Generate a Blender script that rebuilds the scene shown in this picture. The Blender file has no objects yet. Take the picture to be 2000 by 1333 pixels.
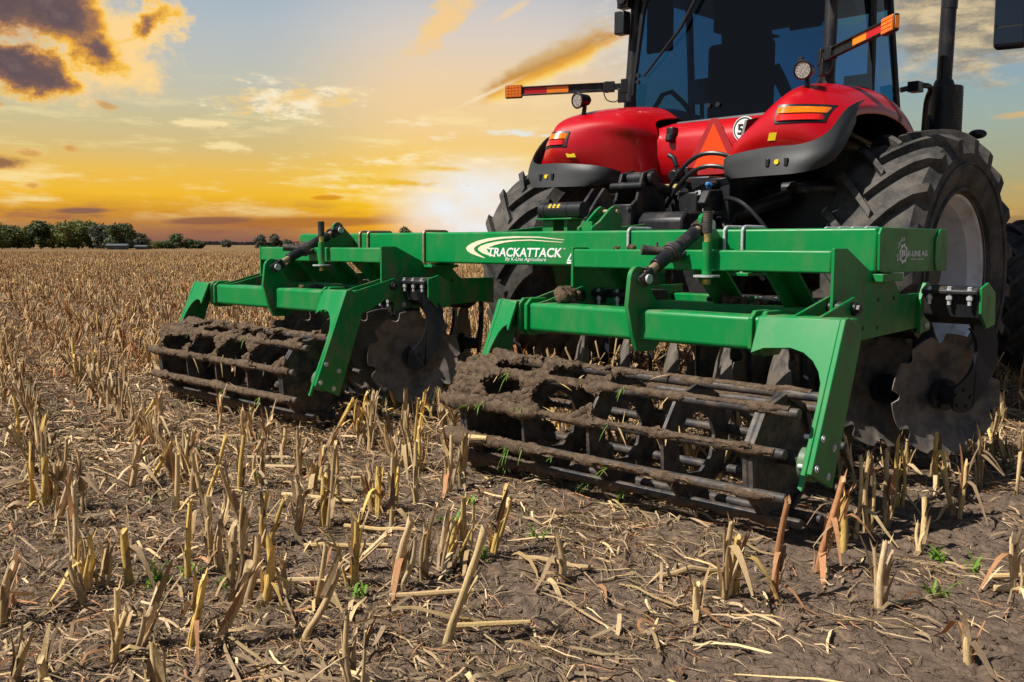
import bpy, bmesh, math, random
import numpy as np
from mathutils import Vector, Matrix
from mathutils.bvhtree import BVHTree

SC = bpy.context.scene
COL = SC.collection
R = math.radians
rnd = random.Random(7)

# ------------------------------------------------------------------ camera
HEAD = Vector((-0.69977, 0.71437, 0.0)); HEAD.normalize()      # horizontal viewing direction
RIGHT = Vector((HEAD.y, -HEAD.x, 0.0))
cam = bpy.data.cameras.new('camera')
co = bpy.data.objects.new('camera', cam); COL.objects.link(co)
cam.sensor_width = 36.0; cam.lens = 34.2
cam.clip_start = 0.05; cam.clip_end = 8000
PIT = R(5.636)
fwv = HEAD * math.cos(PIT) + Vector((0, 0, -math.sin(PIT)))
upv = RIGHT.cross(fwv)
rl = R(0.15)
rtv = RIGHT * math.cos(rl) + upv * math.sin(rl); up2 = upv * math.cos(rl) - RIGHT * math.sin(rl)
co.matrix_world = Matrix(((rtv.x, up2.x, -fwv.x, 0), (rtv.y, up2.y, -fwv.y, 0), (rtv.z, up2.z, -fwv.z, 1.25), (0, 0, 0, 1)))
SC.camera = co

# ------------------------------------------------------------------ light
SUNDIR = Vector((-0.34, -0.74, 1.0)).normalized()             # towards the sun
sl = bpy.data.lights.new('sun', 'SUN'); sl.energy = 5.0; sl.angle = R(0.5); sl.color = (1.0, 0.95, 0.87)
so = bpy.data.objects.new('sun', sl); COL.objects.link(so)
so.rotation_euler = SUNDIR.to_track_quat('Z', 'Y').to_euler()
SC.view_settings.view_transform = 'Standard'
SC.view_settings.look = 'None'
SC.view_settings.exposure = 0.35
SC.view_settings.gamma = 1.0

def s2l(c):
    r = []
    for v in c:
        v = v / 255.0
        r.append(v / 12.92 if v <= 0.04045 else ((v + 0.055) / 1.055) ** 2.4)
    return tuple(r) + (1.0,)

class NT:
    """small helper for shader node trees"""
    def __init__(s, tree): s.t = tree; s.n = tree.nodes; s.l = tree.links
    def new(s, typ, **kw):
        n = s.n.new(typ)
        for k, v in kw.items(): setattr(n, k, v)
        return n
    def put(s, sock, v):
        if isinstance(v, (int, float)): sock.default_value = v
        elif isinstance(v, (tuple, list, Vector)):
            v = tuple(v); k = len(sock.default_value)
            sock.default_value = (v + (1.0,))[:k] if len(v) < k else v[:k]
        else: s.l.new(v, sock)
    def m(s, op, a, b=0.0, c=0.0, clamp=False):
        n = s.new('ShaderNodeMath', operation=op, use_clamp=clamp)
        s.put(n.inputs[0], a); s.put(n.inputs[1], b)
        if op in ('MULTIPLY_ADD', 'WRAP', 'COMPARE', 'SMOOTH_MIN', 'SMOOTH_MAX'): s.put(n.inputs[2], c)
        return n.outputs[0]
    def vm(s, op, a, b=(0, 0, 0)):
        n = s.new('ShaderNodeVectorMath', operation=op); s.put(n.inputs[0], a); s.put(n.inputs[1], b)
        return n.outputs['Value'] if op in ('DOT_PRODUCT', 'LENGTH', 'DISTANCE') else n.outputs[0]
    def ss(s, x, lo, hi, a=0.0, b=1.0):
        n = s.new('ShaderNodeMapRange', interpolation_type='SMOOTHSTEP')
        for i, v in enumerate((x, lo, hi, a, b)): s.put(n.inputs[i], v)
        return n.outputs[0]
    def mix(s, f, a, b, mode='MIX'):
        n = s.new('ShaderNodeMix', data_type='RGBA', blend_type=mode)
        s.put(n.inputs[0], f); s.put(n.inputs[6], a); s.put(n.inputs[7], b)
        return n.outputs[2]
    def noise(s, vec, scale, detail=4, rough=0.55, out=0, dist=0.0, dim='3D'):
        n = s.new('ShaderNodeTexNoise', noise_dimensions=dim)
        if vec is not None: s.put(n.inputs['Vector'], vec)
        s.put(n.inputs['Scale'], scale); s.put(n.inputs['Detail'], detail); s.put(n.inputs['Roughness'], rough); s.put(n.inputs['Distortion'], dist)
        return n.outputs[out]
    def ramp(s, f, stops, interp='LINEAR'):
        n = s.new('ShaderNodeValToRGB'); cr = n.color_ramp; cr.interpolation = interp
        while len(cr.elements) < len(stops): cr.elements.new(0.5)
        for e, (p, c) in zip(cr.elements, stops):
            e.position = p; e.color = c if len(c) == 4 else tuple(c) + (1.0,)
        s.put(n.inputs[0], f)
        return n.outputs[0]
    def xyz(s, x, y, z=0.0):
        n = s.new('ShaderNodeCombineXYZ'); s.put(n.inputs[0], x); s.put(n.inputs[1], y); s.put(n.inputs[2], z); return n.outputs[0]

# ------------------------------------------------------------------ sky
def build_sky():
    w = bpy.data.worlds.new('World'); SC.world = w; w.use_nodes = True
    T = NT(w.node_tree)
    for n in list(T.n): T.n.remove(n)
    d = T.vm('NORMALIZE', T.new('ShaderNodeTexCoord').outputs['Generated'])
    fx = T.vm('DOT_PRODUCT', d, HEAD); rx = T.vm('DOT_PRODUCT', d, RIGHT)
    az = T.m('MULTIPLY', T.m('ARCTAN2', rx, fx), 57.29578)
    sep = T.new('ShaderNodeSeparateXYZ'); T.put(sep.inputs[0], d)
    el = T.m('MULTIPLY', T.m('ARCSINE', sep.outputs[2]), 57.29578)
    def deg(px, py):
        a = math.atan((px - 1000) / 1900.0)
        return math.degrees(a), math.degrees(math.atan((479 - py) / 1900.0 * math.cos(a)))
    def ramp(tab):
        return T.ramp(T.m('DIVIDE', el, 16.0, clamp=True), [(min(1, max(0, (479 - y) / 1900 * 57.3 / 16)), s2l(c)) for y, c in tab])
    left = ramp([(472, (140, 98, 84)), (446, (178, 122, 72)), (420, (214, 150, 48)), (388, (242, 186, 50)), (345, (236, 190, 86)), (300, (216, 190, 128)), (250, (204, 192, 150)), (200, (198, 194, 172)), (150, (190, 192, 184)), (80, (178, 188, 194)), (0, (158, 178, 194))])
    cen = ramp([(472, (222, 140, 34)), (446, (250, 176, 6)), (410, (252, 196, 22)), (370, (250, 202, 58)), (320, (247, 204, 104)), (260, (243, 207, 146)), (200, (241, 208, 160)), (150, (234, 208, 174)), (90, (220, 206, 192)), (40, (204, 200, 198)), (0, (184, 190, 200))])
    rig = ramp([(490, (104, 100, 100)), (460, (126, 110, 98)), (430, (160, 130, 84)), (405, (188, 160, 98)), (360, (172, 166, 124)), (300, (162, 170, 148)), (250, (158, 174, 164)), (200, (148, 172, 176)), (160, (140, 166, 182)), (120, (150, 164, 170)), (60, (150, 156, 160)), (0, (130, 140, 150))])
    base = T.mix(T.ss(az, -15, -5), left, cen)
    base = T.mix(T.ss(az, 0, 20), base, rig)
    V = T.xyz(az, el, 0)
    n1 = T.noise(T.vm('MULTIPLY', V, (0.16, 0.95, 1)), 1.0, 6, 0.62)          # long thin streaks
    n2 = T.noise(T.vm('MULTIPLY', V, (0.55, 0.8, 1)), 1.0, 7, 0.6)            # puffy
    n3 = T.noise(T.vm('MULTIPLY', V, (0.9, 2.6, 1)), 1.0, 6, 0.65)            # small altocumulus
    wn = T.noise(T.vm('MULTIPLY', V, (0.30, 0.42, 1)), 1.0, 10, 0.68, 1)
    wv = T.vm('SUBTRACT', wn, (0.5, 0.5, 0.5))
    ws = T.new('ShaderNodeSeparateXYZ'); T.put(ws.inputs[0], wv)
    azw = T.m('ADD', az, T.m('MULTIPLY', ws.outputs[0], 5.5)); elw = T.m('ADD', el, T.m('MULTIPLY', ws.outputs[1], 3.4))
    def ell(px, py, rx_, ry_, rot=0.0, az=az, el=el):
        """soft elliptical field, 1 at the centre, 0 on the rim; sizes in the photo's pixels"""
        a0, e0 = deg(px, py)
        k = 0.03016
        c, s = math.cos(rot), math.sin(rot)
        da = T.m('SUBTRACT', az, a0); de = T.m('SUBTRACT', el, e0)
        u = T.m('ADD', T.m('MULTIPLY', da, c / (rx_ * k)), T.m('MULTIPLY', de, s / (rx_ * k)))
        v = T.m('ADD', T.m('MULTIPLY', da, -s / (ry_ * k)), T.m('MULTIPLY', de, c / (ry_ * k)))
        return T.m('SUBTRACT', 1.0, T.m('SQRT', T.m('ADD', T.m('MULTIPLY', u, u), T.m('MULTIPLY', v, v)))), u, v
    def mx(*fs):
        r = fs[0]
        for f in fs[1:]: r = T.m('SMOOTH_MAX', r, f, 0.25)
        return r
    # thin streaks low in the sky
    lowband = T.m('MULTIPLY', T.ss(el, 0.6, 2.6), T.ss(el, 10.5, 4.5))
    st = T.m('MULTIPLY', T.ss(n1, 0.49, 0.68), lowband)
    st = T.m('MULTIPLY', st, T.ss(az, 16, 2))
    base = T.mix(T.m('MULTIPLY', st, 0.72), base, s2l((252, 232, 170)))
    rt_low = T.m('MULTIPLY', T.m('MULTIPLY', T.ss(n1, 0.46, 0.6), T.ss(el, 6.5, 1.5)), T.ss(az, 10, 20))
    base = T.mix(T.m('MULTIPLY', rt_low, 0.5), base, s2l((214, 170, 96)))
    dk = T.m('MULTIPLY', T.ss(n1, 0.5, 0.36), T.m('MULTIPLY', T.ss(el, 3.0, 1.0), T.ss(az, -4, -10)))
    base = T.mix(T.m('MULTIPLY', dk, 0.75), base, s2l((150, 98, 78)))
    for (px, py, rx_, ry_, c) in ((165, 415, 70, 9, (128, 92, 84)), (600, 437, 270, 14, (176, 112, 52)), (420, 434, 110, 10, (140, 92, 72)), (640, 389, 40, 7, (214, 140, 30))):
        f, u, v = ell(px, py, rx_, ry_, 0.03)
        f = T.m('ADD', f, T.m('MULTIPLY', T.m('SUBTRACT', n1, 0.5), 1.2))
        base = T.mix(T.m('MULTIPLY', T.ss(f, 0.1, 0.55), 0.85), base, s2l(c))
    # white glow low behind the tractor's wheel
    f, u, v = ell(945, 405, 235, 125)
    base = T.mix(T.m('MULTIPLY', T.ss(f, 0.0, 0.7), T.m('ADD', 0.86, T.m('MULTIPLY', T.m('SUBTRACT', n2, 0.5), 0.9)), clamp=True), base, s2l((238, 240, 243)))
    # yellow and white streaks over the glow
    for (px, py, rx_, ry_, c, o) in ((780, 318, 190, 14, (255, 240, 196), .75), (850, 330, 60, 8, (238, 190, 50), .8), (800, 362, 120, 8, (236, 184, 30), .85), (830, 375, 150, 7, (255, 236, 190), .7), (1020, 267, 90, 9, (226, 236, 236), .8), (880, 274, 40, 8, (250, 236, 206), .7), (790, 242, 55, 10, (252, 230, 190), .7), (450, 290, 60, 12, (250, 228, 168), .8), (390, 247, 75, 9, (248, 226, 170), .85)):
        f, u, v = ell(px, py, rx_ * 1.25, ry_ * 1.2, -0.03, T.m('ADD', az, T.m('MULTIPLY', ws.outputs[0], 4.0)), T.m('ADD', el, T.m('MULTIPLY', ws.outputs[1], 0.8)))
        f = T.m('ADD', f, T.m('MULTIPLY', T.m('SUBTRACT', T.m('ADD', T.m('MULTIPLY', n1, 0.6), T.m('MULTIPLY', n3, 0.4)), 0.52), 6.5))
        base = T.mix(T.m('MULTIPLY', T.ss(f, 0.0, 0.9), o), base, s2l(c))
    # altocumulus field
    f, u, v = ell(575, 205, 205, 52, 0.0)
    f2 = T.m('ADD', f, T.m('MULTIPLY', T.m('SUBTRACT', T.m('ADD', T.m('MULTIPLY', n3, 0.65), T.m('MULTIPLY', n1, 0.35)), 0.52), 3.6))
    c = T.mix(T.ss(n2, 0.42, 0.62), s2l((255, 240, 205)), s2l((246, 206, 130)))
    base = T.mix(T.m('MULTIPLY', T.ss(f2, 0.2, 0.75), 0.85), base, c)
    # peach cloud above
    f, u, v = ell(870, 50, 130, 32, 0.72, T.m('ADD', az, T.m('MULTIPLY', ws.outputs[0], 2.5)), T.m('ADD', el, T.m('MULTIPLY', ws.outputs[1], 1.6)))
    f = T.m('ADD', f, T.m('MULTIPLY', T.m('SUBTRACT', n2, 0.5), 2.2))
    base = T.mix(T.m('MULTIPLY', T.ss(f, 0.0, 0.7), 0.8), base, s2l((250, 205, 130)))
    f, u, v = ell(1000, 36, 60, 9, 0.5)
    base = T.mix(T.m('MULTIPLY', T.ss(T.m('ADD', f, T.m('MULTIPLY', T.m('SUBTRACT', n2, 0.5), 1.6)), 0.0, 0.7), 0.6), base, s2l((244, 208, 156)))
    # slanting orange streak
    f, u, v = ell(1085, 130, 205, 46, 0.44, T.m('ADD', az, T.m('MULTIPLY', ws.outputs[0], 1.2)), T.m('ADD', el, T.m('MULTIPLY', ws.outputs[1], 0.9)))
    f = T.m('ADD', f, T.m('MULTIPLY', T.m('SUBTRACT', n2, 0.5), 1.1))
    wedge = T.ss(T.m('ADD', v, T.m('MULTIPLY', u, 0.12)), -0.9, 0.7)
    c = T.ramp(wedge, [(0.0, s2l((252, 236, 190))), (0.26, s2l((250, 206, 96))), (0.42, s2l((232, 164, 44))), (0.7, s2l((196, 142, 66))), (1.0, s2l((214, 180, 128)))])
    base = T.mix(T.m('MULTIPLY', T.ss(f, 0.05, 0.62), 0.93), base, c)
    f, u, v = ell(960, 187, 90, 6, 0.42)
    base = T.mix(T.m('MULTIPLY', T.ss(f, 0.0, 1.0), 0.6), base, s2l((253, 240, 206)))
    # right-hand grey and cream cloud bank
    f, u, v = ell(1880, 55, 260, 95, -0.05)
    f = T.m('ADD', f, T.m('MULTIPLY', T.m('SUBTRACT', T.noise(T.vm('MULTIPLY', V, (0.22, 0.62, 1)), 1.0, 8, 0.64), 0.48), 2.6))
    c = T.mix(T.ss(T.noise(T.vm('MULTIPLY', V, (0.26, 0.8, 1)), 1.3, 8, 0.66), 0.38, 0.64), s2l((138, 128, 112)), s2l((226, 200, 152)))
    base = T.mix(T.m('MULTIPLY', T.ss(f, 0.05, 0.7), 0.85), base, c)
    f, u, v = ell(1240, 90, 120, 160)
    f = T.m('ADD', f, T.m('MULTIPLY', T.m('SUBTRACT', n3, 0.54), 3.0))
    base = T.mix(T.m('MULTIPLY', T.ss(f, 0.1, 1.1), 0.5), base, s2l((228, 222, 208)))
    f, u, v = ell(1975, 227, 60, 9, 0.05)
    base = T.mix(T.m('MULTIPLY', T.ss(T.m('ADD', f, T.m('MULTIPLY', T.m('SUBTRACT', n1, 0.5), 1.5)), 0.0, 0.6), 0.8), base, s2l((214, 178, 120)))
    # big dark cloud, upper left
    fs = [ell(130, 40, 205, 70, -0.32, azw, elw)[0], ell(40, 128, 170, 56, -0.42, azw, elw)[0], ell(232, 118, 110, 72, -0.5, azw, elw)[0], ell(300, 75, 95, 50, 0.6, azw, elw)[0], ell(100, 165, 80, 34, -0.2, azw, elw)[0]]
    F = mx(*fs)
    F = T.m('ADD', F, T.m('MULTIPLY', T.m('SUBTRACT', T.noise(T.vm('MULTIPLY', V, (0.36, 0.44, 1)), 1.0, 10, 0.66), 0.5), 0.9))
    al = T.ss(F, -0.02, 0.40)
    hot = ell(300, 110, 190, 150)[0]
    dens = T.m('SUBTRACT', F, T.m('MULTIPLY', T.m('MAXIMUM', hot, 0.0), 0.75))
    dens = T.m('ADD', dens, T.m('MULTIPLY', T.m('SUBTRACT', el, 9.0), 0.04))
    c = T.ramp(T.m('ADD', dens, T.m('MULTIPLY', T.m('SUBTRACT', n2, 0.5), 0.35)), [(0.05, s2l((252, 214, 146))), (0.18, s2l((250, 196, 84))), (0.3, s2l((222, 158, 64))), (0.42, s2l((168, 120, 84))), (0.56, s2l((120, 94, 88))), (0.8, s2l((100, 84, 88))), (1.0, s2l((118, 98, 96)))])
    base = T.mix(al, base, c)
    for (px, py, rx_, ry_, rot) in ((20, 325, 68, 20, -0.05), (70, 305, 28, 9, 0), (147, 296, 22, 8, -0.3), (222, 214, 30, 10, -0.2), (67, 367, 16, 9, 0), (12, 210, 20, 8, 0)):
        f, u, v = ell(px, py, rx_, ry_, rot, T.m('ADD', az, T.m('MULTIPLY', ws.outputs[0], 1.6)), T.m('ADD', el, T.m('MULTIPLY', ws.outputs[1], 0.9)))
        f = T.m('ADD', f, T.m('MULTIPLY', T.m('SUBTRACT', n2, 0.5), 1.2))
        big = 0.0 if rx_ > 50 else 1.0
        c = T.ramp(T.m('ADD', f, T.m('MULTIPLY', v, 0.3)), [(0.0, s2l((248, 196, 104))), (0.35, s2l((226, 160, 74))), (0.75, s2l((142, 100, 76) if rx_ > 50 else (206, 146, 74)))])
        base = T.mix(T.m('MULTIPLY', T.ss(f, 0.0, 0.8), 0.92 if rx_ > 50 else 0.7), base, c)
    # below the horizon: dull earth
    base = T.mix(T.ss(el, 0.0, -2.0), base, s2l((92, 80, 66)))
    # physical sky for everything higher up and behind the camera
    sky = T.new('ShaderNodeTexSky', sky_type='NISHITA')
    sky.sun_disc = False
    sky.sun_elevation = math.asin(SUNDIR.z); sky.sun_rotation = math.atan2(SUNDIR.x, SUNDIR.y)
    bg1 = T.new('ShaderNodeBackground'); T.put(bg1.inputs[0], sky.outputs[0]); bg1.inputs[1].default_value = 0.05
    bg2 = T.new('ShaderNodeBackground'); T.put(bg2.inputs[0], base); bg2.inputs[1].default_value = 0.785
    side = T.ss(T.m('ABSOLUTE', az), 95, 60)
    f = T.m('MULTIPLY', T.ss(el, 34, 17), side)
    mixs = T.new('ShaderNodeMixShader'); T.put(mixs.inputs[0], f); T.l.new(bg1.outputs[0], mixs.inputs[1]); T.l.new(bg2.outputs[0], mixs.inputs[2])
    out = T.new('ShaderNodeOutputWorld'); T.l.new(mixs.outputs[0], out.inputs[0])
build_sky()

# ------------------------------------------------------------------ materials
MATS = {}
def mat(name, fn):
    m = bpy.data.materials.new(name); m.use_nodes = True
    T = NT(m.node_tree)
    for n in list(T.n): T.n.remove(n)
    out = T.new('ShaderNodeOutputMaterial')
    sh = fn(T)
    T.l.new(sh, out.inputs[0])
    MATS[name] = m
    return m
def pbsdf(T, base, rough=0.5, metal=0.0, spec=0.5, normal=None, coat=0.0, coatr=0.05, sheen=0.0):
    n = T.new('ShaderNodeBsdfPrincipled')
    T.put(n.inputs['Base Color'], base); T.put(n.inputs['Roughness'], rough); T.put(n.inputs['Metallic'], metal)
    T.put(n.inputs['Specular IOR Level'], spec); T.put(n.inputs['Coat Weight'], coat); T.put(n.inputs['Coat Roughness'], coatr)
    if normal is not None: T.l.new(normal, n.inputs['Normal'])
    return n.outputs[0]
def bump(T, h, strength=0.3, dist=0.01):
    n = T.new('ShaderNodeBump'); T.put(n.inputs['Height'], h); n.inputs['Strength'].default_value = strength; n.inputs['Distance'].default_value = dist
    return n.outputs[0]
def pos(T): return T.new('ShaderNodeNewGeometry').outputs['Position']
def nrm(T): return T.new('ShaderNodeNewGeometry').outputs['True Normal']

DUST = (0.20, 0.15, 0.095)
def m_paint(col, rough, dust, scale=7.0, streak=True):
    def f(T):
        p = pos(T)
        n = T.noise(T.vm('MULTIPLY', p, (1.0, 1.0, 0.45 if streak else 1.0)), scale, 6, 0.65)
        fine = T.noise(p, 90, 3, 0.7)
        sp = T.new('ShaderNodeSeparateXYZ'); T.put(sp.inputs[0], nrm(T))
        face = T.m('MAXIMUM', T.ss(sp.outputs[0], 0.3, 0.9), T.m('MULTIPLY', T.ss(sp.outputs[2], 0.5, 0.95), 0.8))   # splash dirt sits on the outer sides and tops
        d = T.m('MULTIPLY', T.ss(n, 0.42, 0.75), T.m('ADD', 0.24, T.m('MULTIPLY', face, 0.9)))
        d = T.m('MULTIPLY', d, T.m('ADD', 0.45, T.m('MULTIPLY', fine, 1.0)))
        spk = T.m('MULTIPLY', T.m('MULTIPLY', T.ss(T.noise(p, 34, 4, 0.7), 0.66, 0.72), T.ss(T.noise(p, 2.6, 4, 0.6), 0.46, 0.62)), 0.8)   # mud spatter
        d = T.m('MULTIPLY', T.m('MAXIMUM', d, spk), dust, clamp=True)
        c = T.mix(d, col + (1,), DUST + (1,))
        r = T.m('ADD', rough, T.m('MULTIPLY', d, 0.6), clamp=True)
        b = bump(T, T.noise(p, 260, 2, 0.5), 0.05, 0.002)
        return pbsdf(T, c, r, 0.0, 0.35, b)
    return f
mat('green_paint', m_paint((0.0, 0.21, 0.046), 0.36, 0.9))
mat('red_paint', lambda T: pbsdf(T, T.mix(T.m('MULTIPLY', T.ss(T.noise(T.vm('MULTIPLY', pos(T), (1, 1, .4)), 6, 7, .68), .5, .85), .10), (0.47, 0.0, 0.005, 1), DUST + (1,)), T.m('ADD', 0.2, T.m('MULTIPLY', T.noise(pos(T), 4, 6, .7), .3)), 0.0, 0.4, None, 0.35, 0.08))
mat('black_paint', m_paint((0.012, 0.013, 0.016), 0.42, 0.45, 10))
mat('grey_plastic', lambda T: pbsdf(T, T.mix(T.m('MULTIPLY', T.noise(pos(T), 9, 5, .6), .25), (0.026, 0.028, 0.031, 1), (0.10, 0.09, 0.075, 1)), 0.5, 0, 0.4, bump(T, T.noise(pos(T), 500, 2, .5), .08, .001)))
mat('arm_paint', m_paint((0.014, 0.016, 0.022), 0.33, 0.12, 10))
mat('black_plastic', lambda T: pbsdf(T, (0.011, 0.012, 0.014), 0.38, 0, 0.5))
mat('dirty_iron', lambda T: pbsdf(T, T.mix(T.ss(T.noise(pos(T), 14, 6, .65), .35, .7), (0.030, 0.031, 0.036, 1), (0.125, 0.098, 0.072, 1)), T.m('ADD', .42, T.m('MULTIPLY', T.noise(pos(T), 30, 3), .3)), 0.15, 0.4, bump(T, T.noise(pos(T), 120, 4, .6), .15, .003)))
mat('zinc', lambda T: pbsdf(T, T.mix(T.ss(T.noise(pos(T), 40, 3), .4, .7), (0.60, 0.61, 0.63, 1), (0.40, 0.39, 0.37, 1)), 0.38, 0.25, 0.5))
mat('tan_plating', lambda T: pbsdf(T, T.mix(T.ss(T.noise(pos(T), 40, 3), .4, .7), (0.42, 0.30, 0.18, 1), (0.26, 0.19, 0.12, 1)), 0.45, 0.4, 0.5))
mat('brass', lambda T: pbsdf(T, T.mix(T.ss(T.noise(pos(T), 60, 3), .4, .7), (0.60, 0.46, 0.12, 1), (0.30, 0.22, 0.1, 1)), 0.4, 0.6, 0.5))
def f_disc(T):
    p = T.new('ShaderNodeTexCoord').outputs['Object']
    n = T.noise(p, 9, 6, .62); n2 = T.noise(p, 55, 5, .7)
    c = T.mix(T.ss(n, .32, .62), (0.055, 0.054, 0.056, 1), (0.20, 0.165, 0.13, 1))
    c = T.mix(T.m('MULTIPLY', T.ss(n2, .45, .7), .5), c, (0.11, 0.098, 0.086, 1))
    return pbsdf(T, c, T.m('ADD', .38, T.m('MULTIPLY', n2, .35)), 0.1, 0.4, bump(T, n2, .12, .003))
mat('disc_steel', f_disc)
def f_rubber(T):
    p = pos(T)
    n = T.noise(p, 5, 6, .66); n2 = T.noise(p, 70, 5, .7)
    c = T.mix(T.ss(n, .36, .70), (0.028, 0.028, 0.028, 1), (0.105, 0.092, 0.078, 1))
    c = T.mix(T.m('MULTIPLY', T.ss(n2, .50, .75), .6), c, (0.16, 0.125, 0.09, 1))
    return pbsdf(T, c, .78, 0, .3, bump(T, n2, .25, .004))
mat('rubber', f_rubber)
mat('silver_rim', lambda T: pbsdf(T, T.mix(T.ss(T.noise(pos(T), 6, 4), .45, .7), (0.66, 0.67, 0.69, 1), (0.50, 0.48, 0.45, 1)), .4, .1, .5))
def f_mud(T):
    p = pos(T)
    n = T.noise(p, 26, 8, .68); n2 = T.noise(p, 130, 5, .7)
    c = T.mix(T.ss(n, .3, .7), (0.105, 0.069, 0.044, 1), (0.225, 0.157, 0.105, 1))
    c = T.mix(T.m('MULTIPLY', T.ss(n2, .60, .74), .55), c, (0.30, 0.23, 0.13, 1))
    return pbsdf(T, c, .95, 0, .12, bump(T, T.m('ADD', n, T.m('MULTIPLY', n2, .5)), .95, .03))
mat('mud', f_mud)
def f_soil(T):
    p = pos(T)
    ln = T.vm('LENGTH', p)
    n = T.noise(p, 2.2, 6, .6); n2 = T.noise(p, 16, 8, .68); n3 = T.noise(p, 95, 6, .7)
    v = T.new('ShaderNodeTexVoronoi', feature='DISTANCE_TO_EDGE'); T.put(v.inputs['Vector'], T.vm('ADD', p, T.vm('MULTIPLY', T.noise(p, 6, 3, .6, 1), (.25, .25, 0)))); v.inputs['Scale'].default_value = 11.0
    crack = T.ss(v.outputs['Distance'], 0.0, 0.045)
    c = T.mix(T.ss(n2, .3, .7), (0.098, 0.068, 0.049, 1), (0.225, 0.160, 0.113, 1))
    c = T.mix(T.m('MULTIPLY', T.ss(n, .4, .65), .35), c, (0.150, 0.105, 0.074, 1))
    c = T.mix(T.m('MULTIPLY', T.ss(n3, .60, .70), .75), c, (0.34, 0.26, 0.155, 1))
    far = T.mix(T.ss(T.noise(p, .5, 6, .7), .35, .65), (0.135, 0.078, 0.034, 1), (0.25, 0.155, 0.072, 1))
    c = T.mix(T.ss(ln, 16, 60), c, far)
    h = T.m('ADD', T.m('MULTIPLY', n2, .9), T.m('ADD', T.m('MULTIPLY', n3, .35), T.m('MULTIPLY', crack, .22)))
    return pbsdf(T, c, .95, 0, .12, bump(T, h, .9, .022))
mat('soil', f_soil)
def f_straw(T):
    at = T.new('ShaderNodeAttribute', attribute_name='tint')
    p = pos(T)
    n = T.noise(T.vm('MULTIPLY', p, (1, 1, .16)), 240, 3, .6)
    n2 = T.noise(p, 38, 4, .65)
    c = T.mix(T.ss(n, .3, .7), T.vm('MULTIPLY', at.outputs['Color'], (.70, .64, .56)), at.outputs['Color'])
    c = T.mix(T.m('MULTIPLY', T.ss(n2, .57, .74), .45), c, (0.17, 0.115, 0.07, 1))
    oi = T.new('ShaderNodeObjectInfo').outputs['Random']
    c = T.vm('MULTIPLY', c, T.xyz(T.m('ADD', 1.0, T.m('MULTIPLY', oi, .35)), T.m('ADD', .93, T.m('MULTIPLY', oi, .32)), T.m('ADD', .80, T.m('MULTIPLY', oi, .32))))
    return pbsdf(T, c, .72, 0, .22, bump(T, n, .5, .003))
mat('straw', f_straw)
def f_leaf(c1, c2, sc):
    def f(T):
        c = T.mix(T.ss(T.noise(pos(T), sc, 4, .6), .35, .65), c1 + (1,), c2 + (1,))
        d = pbsdf(T, c, .6, 0, .3)
        tr = T.new('ShaderNodeBsdfTranslucent'); T.put(tr.inputs[0], c)
        mx = T.new('ShaderNodeMixShader'); mx.inputs[0].default_value = .25
        T.l.new(d, mx.inputs[1]); T.l.new(tr.outputs[0], mx.inputs[2]); return mx.outputs[0]
    return f
mat('seedling_green', f_leaf((0.11, 0.24, 0.02), (0.19, 0.32, 0.035), 30))
mat('foliage_olive', f_leaf((0.085, 0.115, 0.026), (0.180, 0.180, 0.048), .45))
mat('foliage_dark', f_leaf((0.050, 0.076, 0.028), (0.105, 0.128, 0.046), .45))
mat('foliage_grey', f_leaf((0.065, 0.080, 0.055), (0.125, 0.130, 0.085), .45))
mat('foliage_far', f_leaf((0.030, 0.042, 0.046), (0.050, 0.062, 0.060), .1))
mat('bark', lambda T: pbsdf(T, T.mix(T.noise(pos(T), 3, 4), (0.05, 0.038, 0.028, 1), (0.12, 0.09, 0.07, 1)), .9))
def f_glass(tint, refl=0.6):
    def f(T):
        tr = T.new('ShaderNodeBsdfTransparent'); T.put(tr.inputs[0], tint + (1,))
        gl = T.new('ShaderNodeBsdfGlossy'); gl.inputs['Roughness'].default_value = .03; T.put(gl.inputs[0], (refl, refl, refl, 1))
        fr = T.new('ShaderNodeFresnel'); fr.inputs[0].default_value = 1.42
        mx = T.new('ShaderNodeMixShader'); T.l.new(fr.outputs[0], mx.inputs[0]); T.l.new(tr.outputs[0], mx.inputs[1]); T.l.new(gl.outputs[0], mx.inputs[2]); return mx.outputs[0]
    return f
mat('tinted_glass', f_glass((0.09, 0.21, 0.37), 0.7))
mat('side_glass', f_glass((0.20, 0.44, 0.64), 0.7))
mat('orange_lens', lambda T: pbsdf(T, T.mix(T.ss(T.noise(pos(T), 160, 2), .4, .6), (0.95, 0.24, 0.0, 1), (0.75, 0.13, 0.0, 1)), .2, 0, .5, None, .4))
mat('red_lens', lambda T: pbsdf(T, T.mix(T.ss(T.noise(pos(T), 150, 2), .4, .6), (0.80, 0.02, 0.012, 1), (0.62, 0.01, 0.01, 1)), .15, 0, .5, None, .4))
mat('red_reflector', lambda T: pbsdf(T, (0.55, 0.008, 0.012), .35, 0, .5))
mat('dark_red', lambda T: pbsdf(T, (0.36, 0.012, 0.014), .5, 0, .4))
mat('orange_reflector', lambda T: pbsdf(T, (0.95, 0.25, 0.01), .35, 0, .5))
mat('vivid_orange', lambda T: pbsdf(T, (1.0, 0.062, 0.006), .6, 0, .2))
mat('white_decal', lambda T: pbsdf(T, (0.80, 0.80, 0.77), .4, 0, .4))
mat('cream_decal', lambda T: pbsdf(T, (0.82, 0.74, 0.52), .4, 0, .4))
mat('black_decal', lambda T: pbsdf(T, (0.012, 0.012, 0.012), .5, 0, .4))
mat('yellow_decal', lambda T: pbsdf(T, (0.85, 0.58, 0.015), .5, 0, .4))
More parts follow.
